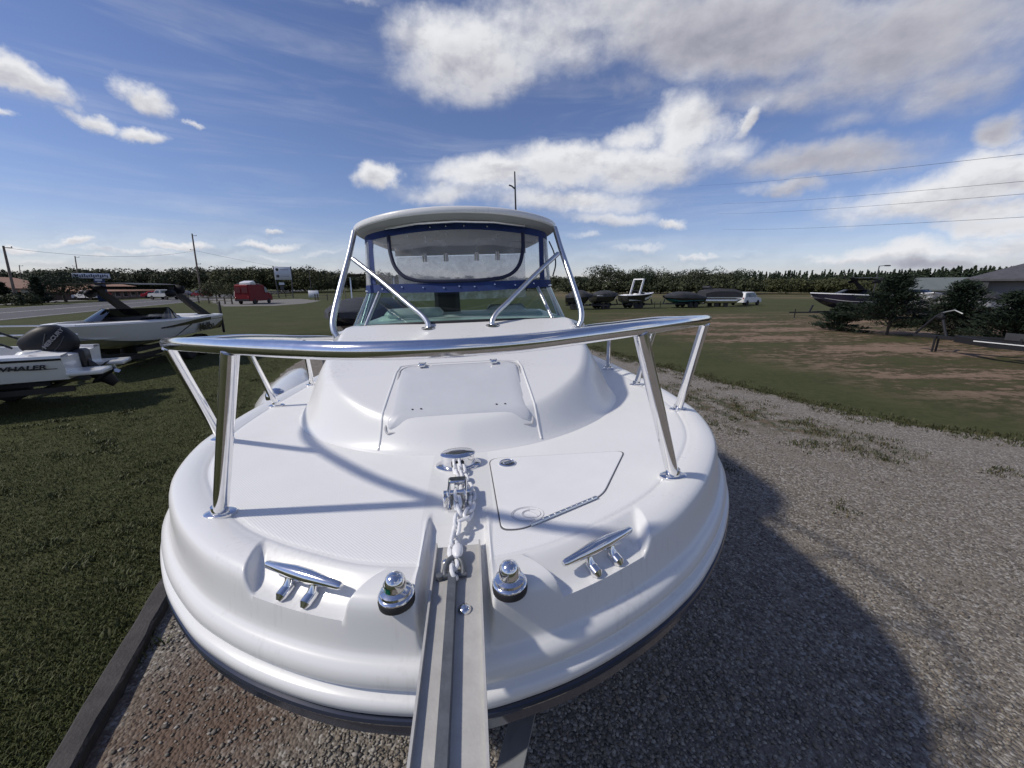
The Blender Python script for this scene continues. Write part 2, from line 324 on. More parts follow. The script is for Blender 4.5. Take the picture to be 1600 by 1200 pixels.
def text_mesh(name, body, size, m, parent, loc, rot, shear=0.0, extrude=.002, bold=0.0, sx=1.0):
    c = bpy.data.curves.new(name, 'FONT'); c.body = body; c.size = size; c.shear = shear; c.extrude = extrude; c.offset = bold; c.align_x = 'CENTER'; c.align_y = 'CENTER'
    tmp = bpy.data.objects.new(name + '_tmp', c); COL.objects.link(tmp)
    dg = bpy.context.evaluated_depsgraph_get(); me = bpy.data.meshes.new_from_object(tmp.evaluated_get(dg)); bpy.data.objects.remove(tmp)
    me.materials.clear(); me.materials.append(m); o = bpy.data.objects.new(name, me); COL.objects.link(o); o.parent = parent; o.location = loc; o.rotation_euler = rot; o.scale = (sx, 1, 1); return o

# ------------------------------------------------------------------ ground
def lin(nt, a, b): nt.links.new(a, b)
def mat_ground():
    m = bpy.data.materials.new('meadow'); m.use_nodes = True; nt = m.node_tree; N = nt.nodes; L = nt.links; b = N['Principled BSDF']
    b.inputs['Roughness'].default_value = .9; b.inputs['Specular IOR Level'].default_value = .15
    tc = N.new('ShaderNodeTexCoord'); sp = N.new('ShaderNodeSeparateXYZ'); L.new(tc.outputs['Object'], sp.inputs[0])
    def noise(scale, det=6, rough=.6, vec=None, sc=None):
        n = N.new('ShaderNodeTexNoise'); n.inputs['Scale'].default_value = scale; n.inputs['Detail'].default_value = det; n.inputs['Roughness'].default_value = rough
        v = tc.outputs['Object']
        if sc:
            mp = N.new('ShaderNodeMapping'); mp.inputs['Scale'].default_value = sc[:3]; mp.inputs['Rotation'].default_value = (0, 0, R(sc[3])); L.new(v, mp.inputs[0]); v = mp.outputs[0]
        L.new(v, n.inputs['Vector']); return n.outputs['Fac']
    def mr(v, a, b_, c=0, d=1):
        n = N.new('ShaderNodeMapRange'); n.interpolation_type = 'SMOOTHSTEP'; L.new(v, n.inputs[0]); n.inputs[1].default_value = a; n.inputs[2].default_value = b_; n.inputs[3].default_value = c; n.inputs[4].default_value = d; return n.outputs[0]
    def mth(op, a, c):
        n = N.new('ShaderNodeMath'); n.operation = op; n.use_clamp = True
        for i, v in enumerate((a, c)):
            if isinstance(v, (int, float)): n.inputs[i].default_value = v
            else: L.new(v, n.inputs[i])
        return n.outputs[0]
    def mix(f, a, c):
        n = N.new('ShaderNodeMix'); n.data_type = 'RGBA'
        if isinstance(f, float): n.inputs['Factor'].default_value = f
        else: L.new(f, n.inputs['Factor'])
        for k, v in (('A', a), ('B', c)):
            if isinstance(v, tuple): n.inputs[k].default_value = (*v, 1)
            else: L.new(v, n.inputs[k])
        return n.outputs['Result']
    g = mix(mr(noise(.5), .3, .7), (.040, .050, .016), (.064, .072, .026))
    g = mix(mr(noise(6, 8, .7), .35, .75), g, (.082, .082, .034))
    g = mix(mr(noise(.13, 5, .6), .55, .75), g, (.085, .075, .040))
    # worn sandy field to the right
    reg = mth('MULTIPLY', mr(sp.outputs[0], 8.5, 13), mr(sp.outputs[1], 40, 26)); reg = mth('MULTIPLY', reg, mr(sp.outputs[1], 4, 9))
    n1 = noise(.28, 7, .62, sc=(.5, 1.6, 1, 25)); n2 = noise(2.6, 8, .75, sc=(.7, 1.3, 1, 25))
    d = mth('ADD', mth('MULTIPLY', n1, .55), mth('MULTIPLY', n2, .45)); dm = mth('MULTIPLY', mr(d, .485, .545), reg)
    dirt = mix(mr(noise(9, 5), .3, .7), (.19, .130, .090), (.27, .195, .14))
    dry = mix(mr(n2, .4, .6), (.06, .050, .026), (.10, .080, .045))
    g = mix(mth('MULTIPLY', mr(d, .42, .5), reg), g, dry)
    g = mix(dm, g, dirt)
    # far tan meadow strip
    far = mth('MULTIPLY', mr(sp.outputs[1], 62, 85), mr(sp.outputs[0], 0, 25)); g = mix(mth('MULTIPLY', far, .75), g, mix(mr(noise(.06), .35, .65), (.17, .13, .075), (.075, .075, .035)))
    L.new(g, b.inputs['Base Color'])
    bp = N.new('ShaderNodeBump'); bp.inputs['Strength'].default_value = .7; bp.inputs['Distance'].default_value = .06; L.new(noise(22, 6, .75), bp.inputs['Height']); L.new(bp.outputs[0], b.inputs['Normal'])
    return m
def mat_gravel():
    m = bpy.data.materials.new('gravel_bed'); m.use_nodes = True; nt = m.node_tree; N = nt.nodes; L = nt.links; b = N['Principled BSDF']; b.inputs['Roughness'].default_value = .85
    tc = N.new('ShaderNodeTexCoord'); sp = N.new('ShaderNodeSeparateXYZ'); L.new(tc.outputs['Object'], sp.inputs[0])
    v = N.new('ShaderNodeTexVoronoi'); v.inputs['Scale'].default_value = 52; L.new(tc.outputs['Object'], v.inputs['Vector'])
    cr = N.new('ShaderNodeValToRGB'); sc = N.new('ShaderNodeSeparateColor'); L.new(v.outputs['Color'], sc.inputs[0]); L.new(sc.outputs[0], cr.inputs[0])
    e = cr.color_ramp.elements; e[0].position = 0; e[0].color = (.09, .08, .07, 1); e[1].position = 1; e[1].color = (.36, .34, .31, 1)
    for p, c in ((.3, (.155, .136, .115, 1)), (.55, (.185, .158, .127, 1)), (.8, (.255, .232, .20, 1))):
        x = e.new(p); x.color = c
    def noise(s, d=6, r=.6):
        n = N.new('ShaderNodeTexNoise'); n.inputs['Scale'].default_value = s; n.inputs['Detail'].default_value = d; n.inputs['Roughness'].default_value = r; L.new(tc.outputs['Object'], n.inputs['Vector']); return n.outputs['Fac']
    def mr(v_, a, b_, c=0, d=1):
        n = N.new('ShaderNodeMapRange'); n.interpolation_type = 'SMOOTHSTEP'; L.new(v_, n.inputs[0]); n.inputs[1].default_value = a; n.inputs[2].default_value = b_; n.inputs[3].default_value = c; n.inputs[4].default_value = d; return n.outputs[0]
    def mth(op, a, c):
        n = N.new('ShaderNodeMath'); n.operation = op; n.use_clamp = True
        for i, q in enumerate((a, c)):
            if isinstance(q, (int, float)): n.inputs[i].default_value = q
            else: L.new(q, n.inputs[i])
        return n.outputs[0]
    def mix(f, a, c):
        n = N.new('ShaderNodeMix'); n.data_type = 'RGBA'; L.new(f, n.inputs['Factor'])
        for k, q in (('A', a), ('B', c)):
            if isinstance(q, tuple): n.inputs[k].default_value = (*q, 1)
            else: L.new(q, n.inputs[k])
        return n.outputs['Result']
    col = mix(mr(noise(1.1), .5, .75), cr.outputs[0], (.19, .165, .135))
    # rusty soil near the timber edging and a weedy strip on the right
    ds = N.new('ShaderNodeVectorMath'); ds.operation = 'DISTANCE'; L.new(tc.outputs['Object'], ds.inputs[0]); ds.inputs[1].default_value = (-1.55, 2.0, 0)
    rust = mth('MULTIPLY', mr(ds.outputs['Value'], .95, .2), mr(noise(3.5, 7, .65), .32, .52)); col = mix(mth('MULTIPLY', rust, .85), col, (.10, .058, .036))
    mp = N.new('ShaderNodeMapping'); mp.vector_type = 'TEXTURE'; mp.inputs['Location'].default_value = (5.3, 7.6, 0); mp.inputs['Rotation'].default_value = (0, 0, R(112)); mp.inputs['Scale'].default_value = (3.4, .85, 1); L.new(tc.outputs['Object'], mp.inputs[0])
    ln = N.new('ShaderNodeVectorMath'); ln.operation = 'LENGTH'; L.new(mp.outputs[0], ln.inputs[0])
    weed = mth('MULTIPLY', mr(ln.outputs['Value'], 1.3, .4), mr(noise(2.6, 7, .65), .42, .58)); col = mix(weed, col, mix(mr(noise(5), .4, .6), (.05, .058, .022), (.13, .095, .06)))
    L.new(col, b.inputs['Base Color'])
    bp = N.new('ShaderNodeBump'); bp.inputs['Strength'].default_value = 1; bp.inputs['Distance'].default_value = .012; bp.invert = True; L.new(v.outputs['Distance'], bp.inputs['Height'])
    b2 = N.new('ShaderNodeBump'); b2.inputs['Strength'].default_value = .6; b2.inputs['Distance'].default_value = .03; L.new(noise(4), b2.inputs['Height']); L.new(b2.outputs[0], bp.inputs['Normal']); L.new(bp.outputs[0], b.inputs['Normal'])
    return m
ASPH = mat('asphalt', (.085, .084, .086), .9, var=.18, vscale=1.5, bump=.3, bscale=120)
DRIVE = mat('gravel_drive', (.17, .16, .145), .95, var=.25, vscale=2.5, bump=.5, bscale=60)
LINEP = mat('road_paint', (.55, .55, .52), .8, var=.2, vscale=3)
struct(MB().add([(-2500, -2500, 0), (2500, -2500, 0), (2500, 2500, 0), (-2500, 2500, 0)], [(0, 1, 2, 3)]).build('ground', mat_ground(), smooth=False))
def jag(pts, step, amp, seed):
    r = random.Random(seed); out = []
    for a, b in zip(pts[:-1], pts[1:]):
        a = np.array(a, float); b = np.array(b, float); n = max(1, int(np.linalg.norm(b - a) / step)); t = (b - a) / (np.linalg.norm(b - a)); nn = np.array([-t[1], t[0]])
        for k in range(n): out.append(a + (b - a) * k / n + nn * (r.gauss(0, amp) if k else 0))
    out.append(np.array(pts[-1], float)); return out
GL = [(-.8, -3), (-2.07, 1.75), (-2.50, 3.0), (-3.5, 5.8), (-5.2, 10.5), (-6.0, 16), (-6.4, 26)]
GR = [(17, -3), (11.5, 3.3), (9.13, 5.12), (7.77, 6.58), (6.56, 10.08), (5.0, 15.48), (3.9, 26)]
gl = spline([(*p, 0) for p in GL], 4); gr = spline([(*p, 0) for p in GR], 4)
left = jag([p[:2] for p in gl], .12, .03, 3); right = jag([p[:2] for p in gr], .12, .05, 4)
struct(MB().add([(x, y, .004) for x, y in left] + [(x, y, .004) for x, y in right[::-1]], [tuple(range(len(left) + len(right)))]).build('gravel_path', mat_gravel(), smooth=False))
def gx(pl, y):
    for a, b in zip(pl[:-1], pl[1:]):
        if a[1] <= y <= b[1]: return a[0] + (b[0] - a[0]) * (y - a[1]) / (b[1] - a[1] + 1e-9)
    return pl[-1][0] if y > pl[-1][1] else pl[0][0]
# road on the left, its far lot and the entrance
n0, n1 = G(0, 501), G(240, 477.5); f0, f1 = G(0, 482), G(200, 469)
dn = (n1 - n0) / np.linalg.norm(n1 - n0); wv = f0 - n0
RD = dn; RN = np.array([-RD[1], RD[0]]); RWID = float(np.dot(f0 - n0, RN))
def road_pt(s, t, z=0): p = n0 + RD * s + RN * t; return (p[0], p[1], z)
struct(MB().add([road_pt(-120, 0, .008), road_pt(420, 0, .008), road_pt(420, RWID, .008), road_pt(-120, RWID, .008)], [(0, 1, 2, 3)]).build('road', ASPH, smooth=False))
mk = MB()
for t, w in ((.5, .13), (RWID - .5, .13), (RWID / 2 - .16, .12), (RWID / 2 + .16, .12)):
    mk.add([road_pt(-120, t, .013), road_pt(420, t, .013), road_pt(420, t + w, .013), road_pt(-120, t + w, .013)], [(0, 1, 2, 3)])
struct(mk.build('road_marking', LINEP, smooth=False))
struct(MB().add([road_pt(28, RWID + 7, .007), road_pt(150, RWID + 7, .007), road_pt(150, RWID + 33, .007), road_pt(28, RWID + 33, .007)], [(0, 1, 2, 3)]).build('parking_lot', mat('old_asphalt', (.16, .155, .15), .9, var=.12, vscale=.6), smooth=False))
dr = [G(350, 479), G(430, 478), G(480, 474), G(500, 470), G(470, 467), G(420, 468), G(395, 469), G(380, 466.5), G(335, 467), G(330, 472)]
struct(MB().add([(x, y, .010) for x, y in jag(dr + [dr[0]], 1.0, .2, 9)[:-1]], [tuple(range(len(jag(dr + [dr[0]], 1.0, .2, 9)) - 1))]).build('driveway', DRIVE, smooth=False))

# loose stones on the gravel: uncountable, one object
def stones():
    base = np.array([(0, 0, .5), (.9, 0, .1), (.28, .85, .1), (-.73, .53, .1), (-.73, -.53, .1), (.28, -.85, .1), (0, 0, -.35)]); faces = [(0, 1, 2), (0, 2, 3), (0, 3, 4), (0, 4, 5), (0, 5, 1), (6, 2, 1), (6, 3, 2), (6, 4, 3), (6, 5, 4), (6, 1, 5)]
    pts = []
    while len(pts) < 52000:
        r = .9 + 7.5 * nrng.random() ** 1.6; a = R(nrng.uniform(-75, 85)); x = r * math.sin(a); y = r * math.cos(a)
        if gx(left, y) + .12 < x < gx(gr, y) - .1 and y > .5:
            if abs(x) < 1.0 and y > 2.6: continue
            if math.hypot(x + 1.55, y - 2.0) < .75 and nrng.random() < .72: continue
            pts.append((x, y))
    pts = np.array(pts); n = len(pts); sz = nrng.uniform(.006, .0165, n) * (1 + .4 * (nrng.random(n) > .93) + .9 * (nrng.random(n) > .994)); ang = nrng.uniform(0, 6.28, n)
    v = np.repeat(base[None], n, 0) * (1 + nrng.uniform(-.25, .25, (n, 7, 3))) * sz[:, None, None] * np.stack([nrng.uniform(.8, 1.3, n), nrng.uniform(.7, 1.0, n), nrng.uniform(.6, 1.0, n)], 1)[:, None, :]
    c, s = np.cos(ang)[:, None], np.sin(ang)[:, None]; x = v[:, :, 0] * c - v[:, :, 1] * s; y = v[:, :, 0] * s + v[:, :, 1] * c
    V = np.stack([x + pts[:, 0:1], y + pts[:, 1:2], v[:, :, 2] + .006 + sz[:, None] * .1], 2).reshape(-1, 3)
    F = (np.array(faces)[None] + (np.arange(n) * 7)[:, None, None]).reshape(-1, 3)
    me = bpy.data.meshes.new('loose_gravel'); me.vertices.add(len(V)); me.vertices.foreach_set('co', V.ravel()); me.loops.add(F.size); me.loops.foreach_set('vertex_index', F.ravel().astype(np.int32))
    me.polygons.add(len(F)); me.polygons.foreach_set('loop_start', (np.arange(len(F)) * 3).astype(np.int32)); me.update(); me.validate()
    m = bpy.data.materials.new('stone_mix'); m.use_nodes = True; nt = m.node_tree; N = nt.nodes; b = N['Principled BSDF']; b.inputs['Roughness'].default_value = .8
    gm = N.new('ShaderNodeNewGeometry'); cr = N.new('ShaderNodeValToRGB'); nt.links.new(gm.outputs['Random Per Island'], cr.inputs[0]); e = cr.color_ramp.elements
    e[0].color = (.10, .086, .072, 1); e[1].color = (.33, .305, .27, 1)
    for p, c in ((.35, (.165, .146, .122, 1)), (.6, (.205, .168, .128, 1)), (.85, (.265, .242, .208, 1))): q = e.new(p); q.color = c
    nt.links.new(cr.outputs[0], b.inputs['Base Color']); me.materials.append(m)
    o = bpy.data.objects.new('loose_gravel', me); COL.objects.link(o); stuff(o); tag(o, 'loose grey and tan stones lying on the gravel beside the cabin boat', 'gravel')
stones()

def blades(name, pts, h, label, cat, cols, per=5, spread=.05, wid=.004):
    n = len(pts); pts = np.array(pts); k = per; N_ = n * k
    P = np.repeat(pts, k, 0) + nrng.normal(0, spread, (N_, 2)); a = nrng.uniform(0, 6.28, N_); lean = nrng.uniform(.2, 1.1, N_); hh = h * nrng.uniform(.5, 1.3, N_)
    d = np.stack([np.cos(a), np.sin(a)], 1); w = np.stack([-d[:, 1], d[:, 0]], 1) * wid * nrng.uniform(.7, 1.5, N_)[:, None]
    z0 = np.zeros((N_, 1)); b0 = np.hstack([P - w, z0]); b1 = np.hstack([P + w, z0]); mid = P + d * (hh * lean * .35)[:, None]; m0 = np.hstack([mid - w * .8, (hh * .65)[:, None]]); m1 = np.hstack([mid + w * .8, (hh * .65)[:, None]]); tp = np.hstack([P + d * (hh * lean)[:, None], (hh * .92)[:, None]])
    V = np.stack([b0, b1, m1, m0, tp], 1).reshape(-1, 3); o = np.arange(N_) * 5; F3 = np.stack([np.stack([o, o + 1, o + 2], 1), np.stack([o, o + 2, o + 3], 1), np.stack([o + 3, o + 2, o + 4], 1)], 1).reshape(-1, 3)
    me = bpy.data.meshes.new(name); me.vertices.add(len(V)); me.vertices.foreach_set('co', V.ravel()); me.loops.add(F3.size); me.loops.foreach_set('vertex_index', F3.ravel().astype(np.int32)); me.polygons.add(len(F3)); me.polygons.foreach_set('loop_start', (np.arange(len(F3)) * 3).astype(np.int32)); me.update(); me.validate()
    m = bpy.data.materials.new(name + '_blades'); m.use_nodes = True; nt = m.node_tree; Nn = nt.nodes; b = Nn['Principled BSDF']; b.inputs['Roughness'].default_value = .6; b.inputs['Specular IOR Level'].default_value = .25
    gm = Nn.new('ShaderNodeNewGeometry'); cr = Nn.new('ShaderNodeValToRGB'); nt.links.new(gm.outputs['Random Per Island'], cr.inputs[0]); e = cr.color_ramp.elements; e[0].color = (*cols[0], 1); e[1].color = (*cols[-1], 1)
    for i, c in enumerate(cols[1:-1]): q = e.new((i + 1) / (len(cols) - 1)); q.color = (*c, 1)
    nt.links.new(cr.outputs[0], b.inputs['Base Color']); me.materials.append(m); ob = bpy.data.objects.new(name, me); COL.objects.link(ob); stuff(ob); tag(ob, label, cat); return ob
gp = []
while len(gp) < 60000:
    r = 2.0 + 22 * nrng.random() ** 1.9; a = R(nrng.uniform(-75, -8)); x = r * math.sin(a); y = r * math.cos(a)
    if x < gx(left, y) - .16 and y > .3: gp.append((x, y))
blades('lawn_grass', gp, .026, 'short mown green lawn left of the gravel and timber edging', 'grass', [(.042, .054, .015), (.060, .076, .021), (.080, .092, .028), (.115, .11, .048)], 5, .06, .003)
wp = []
for cx, cy, n, s in [(-4.4, 2.7, 60, .10), (-2.35, 2.45, 25, .08), (-2.0, 1.35, 30, .12)] + [(5.3 + rng.gauss(0, .7) - .38 * t, 7.4 + t, 16, .16) for t in np.linspace(-2.6, 3.4, 60)] + [(rng.uniform(3.5, 8), rng.uniform(3.2, 6.5), 12, .09) for _ in range(12)] + [(gx(gr, y) + rng.gauss(0, .25), y, 14, .12) for y in np.linspace(4.6, 16, 160)]:
    for _ in range(n): wp.append((cx + rng.gauss(0, s), cy + rng.gauss(0, s)))
blades('weeds', wp, .05, 'scruffy weed tufts growing through the gravel edges', 'weeds', [(.030, .040, .012), (.055, .062, .022), (.10, .082, .04)], 5, .035, .005)

lw = []
for _ in range(150):
    r = rng.uniform(2.6, 13); a = R(rng.uniform(-72, -14)); cx, cy = r * math.sin(a), r * math.cos(a)
    if cx < gx(left, cy) - .2:
        for _k in range(rng.randint(8, 26)): lw.append((cx + rng.gauss(0, .09), cy + rng.gauss(0, .07)))
blades('lawn_weeds', lw, .045, 'broader paler weed clumps scattered through the left lawn', 'weeds', [(.045, .058, .018), (.075, .088, .030), (.12, .115, .055)], 4, .03, .0065)
# timber edging along the lawn
TIMB = mat('weathered_timber', (.050, .045, .042), .85, var=.35, vscale=9, bump=.5, bscale=60)
tb = MB(); A = np.array([-1.87, .9]); B_ = np.array([-2.63, 3.35]); td = (B_ - A) / np.linalg.norm(B_ - A); ta = math.atan2(td[1], td[0]) - math.pi / 2
for nm, c0, c1, lab in (('timber_edging', A, A + td * 1.95 * 1.3, 'dark weathered timber beam edging the lawn, nearer of the two in line'), ('timber_edging', A + td * 2.56, A + td * 5.2, 'weathered timber beam edging the lawn, running under the cabin boat flank')):
    L_ = np.linalg.norm(c1 - c0); b = MB(); rings = []
    for t in np.linspace(0, 1, 22):
        p = c0 + (c1 - c0) * t; nn = np.array([td[1], -td[0]]); wj = .07 + rng.uniform(-.004, .004); zt = .085 + rng.uniform(-.004, .004); ch = .012 + rng.uniform(0, .012)
        rings.append([(*(p - nn * wj), -.03), (*(p - nn * wj), zt - ch), (*(p - nn * (wj - ch)), zt), (*(p + nn * (wj - ch)), zt + rng.uniform(-.003, .003)), (*(p + nn * wj), zt - ch), (*(p + nn * wj), -.03)])
    b.loft(rings, True, True); o = b.build(nm, TIMB, smooth=False); tag(o, lab, 'timber')

# ------------------------------------------------------------------ the white cabin boat
BT = thing('cabin_boat', 'large white cabin cruiser with blue canvas hardtop, bow facing the viewer', 'boat', (0, 0, 1.78)); BT.rotation_euler = (0, R(-1.84), 0)
def sheer(y): return -.035 * max(0, y - 2.0)
OUT = spline([(-.10, .733, 0), (0, .728, 0), (.10, .733, 0), (.28, .772, 0), (.46, .842, 0), (.64, .938, 0), (.815, 1.065, 0), (1.03, 1.283, 0), (1.235, 1.58, 0), (1.37, 1.95, 0), (1.44, 2.4, 0), (1.475, 3.0, 0), (1.49, 4, 0), (1.47, 6, 0), (1.42, 7.8, 0)], 24)
OUT = np.array(OUT)[24:, :2]                       # start at the stem
seg = np.linalg.norm(np.diff(OUT, axis=0), axis=1); cum = np.concatenate([[0], np.cumsum(seg)])
def out_at(s):
    x = np.interp(s, cum, OUT[:, 0]); y = np.interp(s, cum, OUT[:, 1]); e = .03
    tx = np.interp(s + e, cum, OUT[:, 0]) - (np.interp(s - e, cum, OUT[:, 0]) if s > e else -np.interp(e - s, cum, OUT[:, 0])); ty = np.interp(s + e, cum, OUT[:, 1]) - np.interp(abs(s - e), cum, OUT[:, 1])
    l = math.hypot(tx, ty); nx, ny = -ty / l, tx / l; k = sm(.15, .62, s); nx *= k; ny = k * ny + (1 - k); l = math.hypot(nx, ny); return x, y, nx / l, ny / l      # point, inward normal
HALF = .080
SS = [0, .02, .04, .06, .072, HALF - .001, HALF + .002, HALF + .005, HALF + .009, HALF + .013, HALF + .017, HALF + .022, HALF + .028, HALF + .036] + list(np.arange(HALF + .045, .26, .0085)) + list(np.arange(.26, .30, .003)) + list(np.arange(.30, .575, .0085)) + list(np.arange(.575, .645, .0035)) + list(np.arange(.645, 1.1, .0085)) + list(np.arange(1.1, 2.2, .022)) + list(np.linspace(2.2, cum[-1], 60))
PROF = [(.004, -.272), (-.004, -.268), (-.012, -.262), (-.014, -.245), (-.012, -.232), (-.004, -.226), (.008, -.222), (.012, -.216), (.006, -.208), (.001, -.198), (0, -.185), (.003, -.170), (.010, -.158), (.021, -.149), (.031, -.143), (.036, -.134), (.039, -.12), (.042, -.10), (.045, -.075), (.048, -.05), (.0515, -.03), (.057, -.014), (.066, -.004), (.078, .002), (.095, .006), (.115, .008), (.135, .007), (.15, .004), (.162, .001), (.172, 0), (.176, -.003), (.182, -.003), (.188, 0), (.20, .001), (.22, .001), (.25, .001), (.28, .001), (.31, .001), (.34, .001), (.37, .001), (.39, .001), (.41, .001), (.43, .001), (.45, .001)]
def deck_z(x, y, d, s, z):
    # cleat pockets
    if d > .02:
        w = sm(.267, .283, s) * (1 - sm(.585, .632, s)) * (1 - sm(.155, .178, d))
        fl = -.058 * (1 - sm(.06, .176, d)) - .002
        if w > 0: z = z + w * (min(z, fl) - z)
    # anchor trough
    ax = s if s < .2 else abs(x); half = HALF
    if ax < half + .03 and y < 1.17:
        fl = -.026 - max(0, 1.06 - y) * .12 - max(0, .88 - y) * .6; w = (1 - sm(half, half + .016, ax)) * (1 - sm(1.10, 1.15, y)); z = z + w * (min(z, fl) - z)
        w2 = (1 - sm(half + .016, half + .028, ax)) * sm(half, half + .02, ax) * (1 - sm(1.1, 1.15, y)) * (d > .1); z += .004 * w2
    return z
def deck_mesh():
    b = MB(); nP = len(PROF); cols = []
    sl = [(-s, -1) for s in SS[:0:-1]] + [(s, 1) for s in SS]
    V = []; 
    for s, sg in sl:
        a = abs(s); x, y, nx, ny = out_at(a); col = []
        for d, z in PROF:
            a2 = a + max(0, d - .05) * np.interp(a, [0, .1, .275, .60, .95, 9], [0, 0, -.75, .9, 0, 0]) * (1 - sm(.19, .40, d)); x2, y2, nx2, ny2 = out_at(a2)
            px, py = x2 + nx2 * d, y2 + ny2 * d; col.append((sg * px, py, deck_z(px, py, d, a, z) + sheer(py)))
        ix, iy = x + nx * .45, y + ny * .45
        ty = max(iy, 2.0); tx_ = min(ix, .14)
        for t in (.03, .06, .10, .14, .20, .3, .45, .7, 1.0):
            px, py = ix + (tx_ - ix) * t, iy + (ty - iy) * t; col.append((sg * px, py, deck_z(px, py, 1, a, .001) + sheer(py)))
        cols.append(col)
    n = len(cols[0]); vs = [p for c in cols for p in c]; fs = []; mi = []
    for i in range(len(cols) - 1):
        for j in range(n - 1):
            fs.append((i * n + j, (i + 1) * n + j, (i + 1) * n + j + 1, i * n + j + 1)); p = cols[i][j]; q = cols[i + 1][j]
            mi.append(1 if j >= 32 and min(abs(sl[i][0]), abs(sl[i + 1][0])) > .112 else 0)
    b.v = [tuple(map(float, p)) for p in vs]; b.f = fs; b.mi = mi
    o = b.build('deck', [GEL, NSK], BT, angle=60); o['label'] = 'white moulded foredeck with dotted non-skid panels and cleat pockets'
    return o
deck_mesh()
# hull below the rub rail
def hull():
    b = MB(); sl = [(-s, -1) for s in SS[:0:-4]] + [(s, 1) for s in SS[::4]]; cols = []
    ks = [0, .03, .07, .12, .2, .3, .42, .55, .65, .68, .8, .9, 1.0]
    for s, sg in sl:
        x, y, nx, ny = out_at(abs(s)); c = []
        for k in ks:
            g = .16 * k / .65 if k <= .65 else .16 + (k - .65) / .35 * .84
            g = g + .06 * (1 - sm(.6, 3.0, y - .7)) if k > .08 else -.003; ty = max(y, 2.3)
            c.append((sg * x * (1 - g), y + (ty - y) * g, sheer(y) - .273 - .98 * k + .10 * (1 - sm(0, 3, y - .7)) * k))
        cols.append(c)
    n = len(ks); b.loft(cols, False, False); b.build('hull', NAVYHULL, BT, angle=35)
    t = MB(); c = cols[-1]; c2 = cols[0]; t.add(c + c2[::-1], [tuple(range(2 * n))]); t.build('transom', NAVYHULL, BT, smooth=False)
    r = MB(); path = [];
    for s, sg in sl:
        x, y, nx, ny = out_at(abs(s)); path.append((sg * (x - nx * .006), y - ny * .006, -.285 + sheer(y)))
    r.tube(path, .011, 8); r.build('rub_strake', NAVYHULL, BT)
hull()

# cabin trunk: front ramp, rounded flanks
TO = np.array(spline([(-.12, 1.61, 0), (0, 1.60, 0), (.23, 1.635, 0), (.40, 1.695, 0), (.57, 1.795, 0), (.75, 1.95, 0), (.88, 2.13, 0), (1.0, 2.40, 0), (1.065, 2.84, 0), (1.09, 3.3, 0), (1.09, 3.8, 0), (1.07, 4.6, 0)], 12))[12:, :2]
tseg = np.linalg.norm(np.diff(TO, axis=0), axis=1); tcum = np.concatenate([[0], np.cumsum(tseg)])
def ramp(y):
    z = .075 + .42 * min(max(y - 1.62, -.1), .50) + .255 * min(max(y - 2.12, 0), .82); return z - .02 * math.exp(-((y - 2.12) / .12) ** 2) * .4
def trunk_z(x, y, e):
    w = .13 + .13 * sm(1.75, 2.7, y); t = min(1, max(0, e / w)); S = t * t * (3 - 2 * t); S = S * .75 + .25 * (1 - (1 - t) ** 2)
    return (ramp(y) - .035 * x * x) * S
def edge_dist(x, y):
    return float(np.min(np.hypot(TO[:, 0] - abs(x), TO[:, 1] - y)))
def trunk_top(x, y): return trunk_z(x, y, edge_dist(x, y)) + sheer(y) * .5
def trunk():
    b = MB(); cols = []; ss = list(np.linspace(0, tcum[-1], 110)); sl = [(-s, -1) for s in ss[:0:-1]] + [(s, 1) for s in ss]
    for s, sg in sl:
        a = abs(s); x = np.interp(a, tcum, TO[:, 0]); y = np.interp(a, tcum, TO[:, 1]); e = .03
        tx = np.interp(a + e, tcum, TO[:, 0]) - (np.interp(a - e, tcum, TO[:, 0]) if a > e else -np.interp(e - a, tcum, TO[:, 0])); ty = np.interp(a + e, tcum, TO[:, 1]) - np.interp(abs(a - e), tcum, TO[:, 1])
        if a > tcum[-1] - .03: tx, ty = -.02, 1
        l = math.hypot(tx, ty); nx, ny = -ty / l, tx / l; col = [(sg * (x - nx * .012), y - ny * .012, sheer(y) - .012)]
        for d in list(np.linspace(0, .27, 24)):
            px, py = x + nx * d, y + ny * d; col.append((sg * px, py, trunk_z(px, py, d) + sheer(py) * (1 - .5 * sm(0, .2, d))))
        ix, iy = x + nx * .27, y + ny * .27; tyy = max(iy, 2.0)
        for t in np.linspace(.06, 1, 18):
            px, py = ix * (1 - t), iy + (tyy - iy) * t; col.append((sg * px, py, trunk_z(px, py, 1) + sheer(py) * .5))
        cols.append(col)
    b.loft(cols, False, False); b.build('cabin_trunk', GEL, BT, angle=70)
trunk()
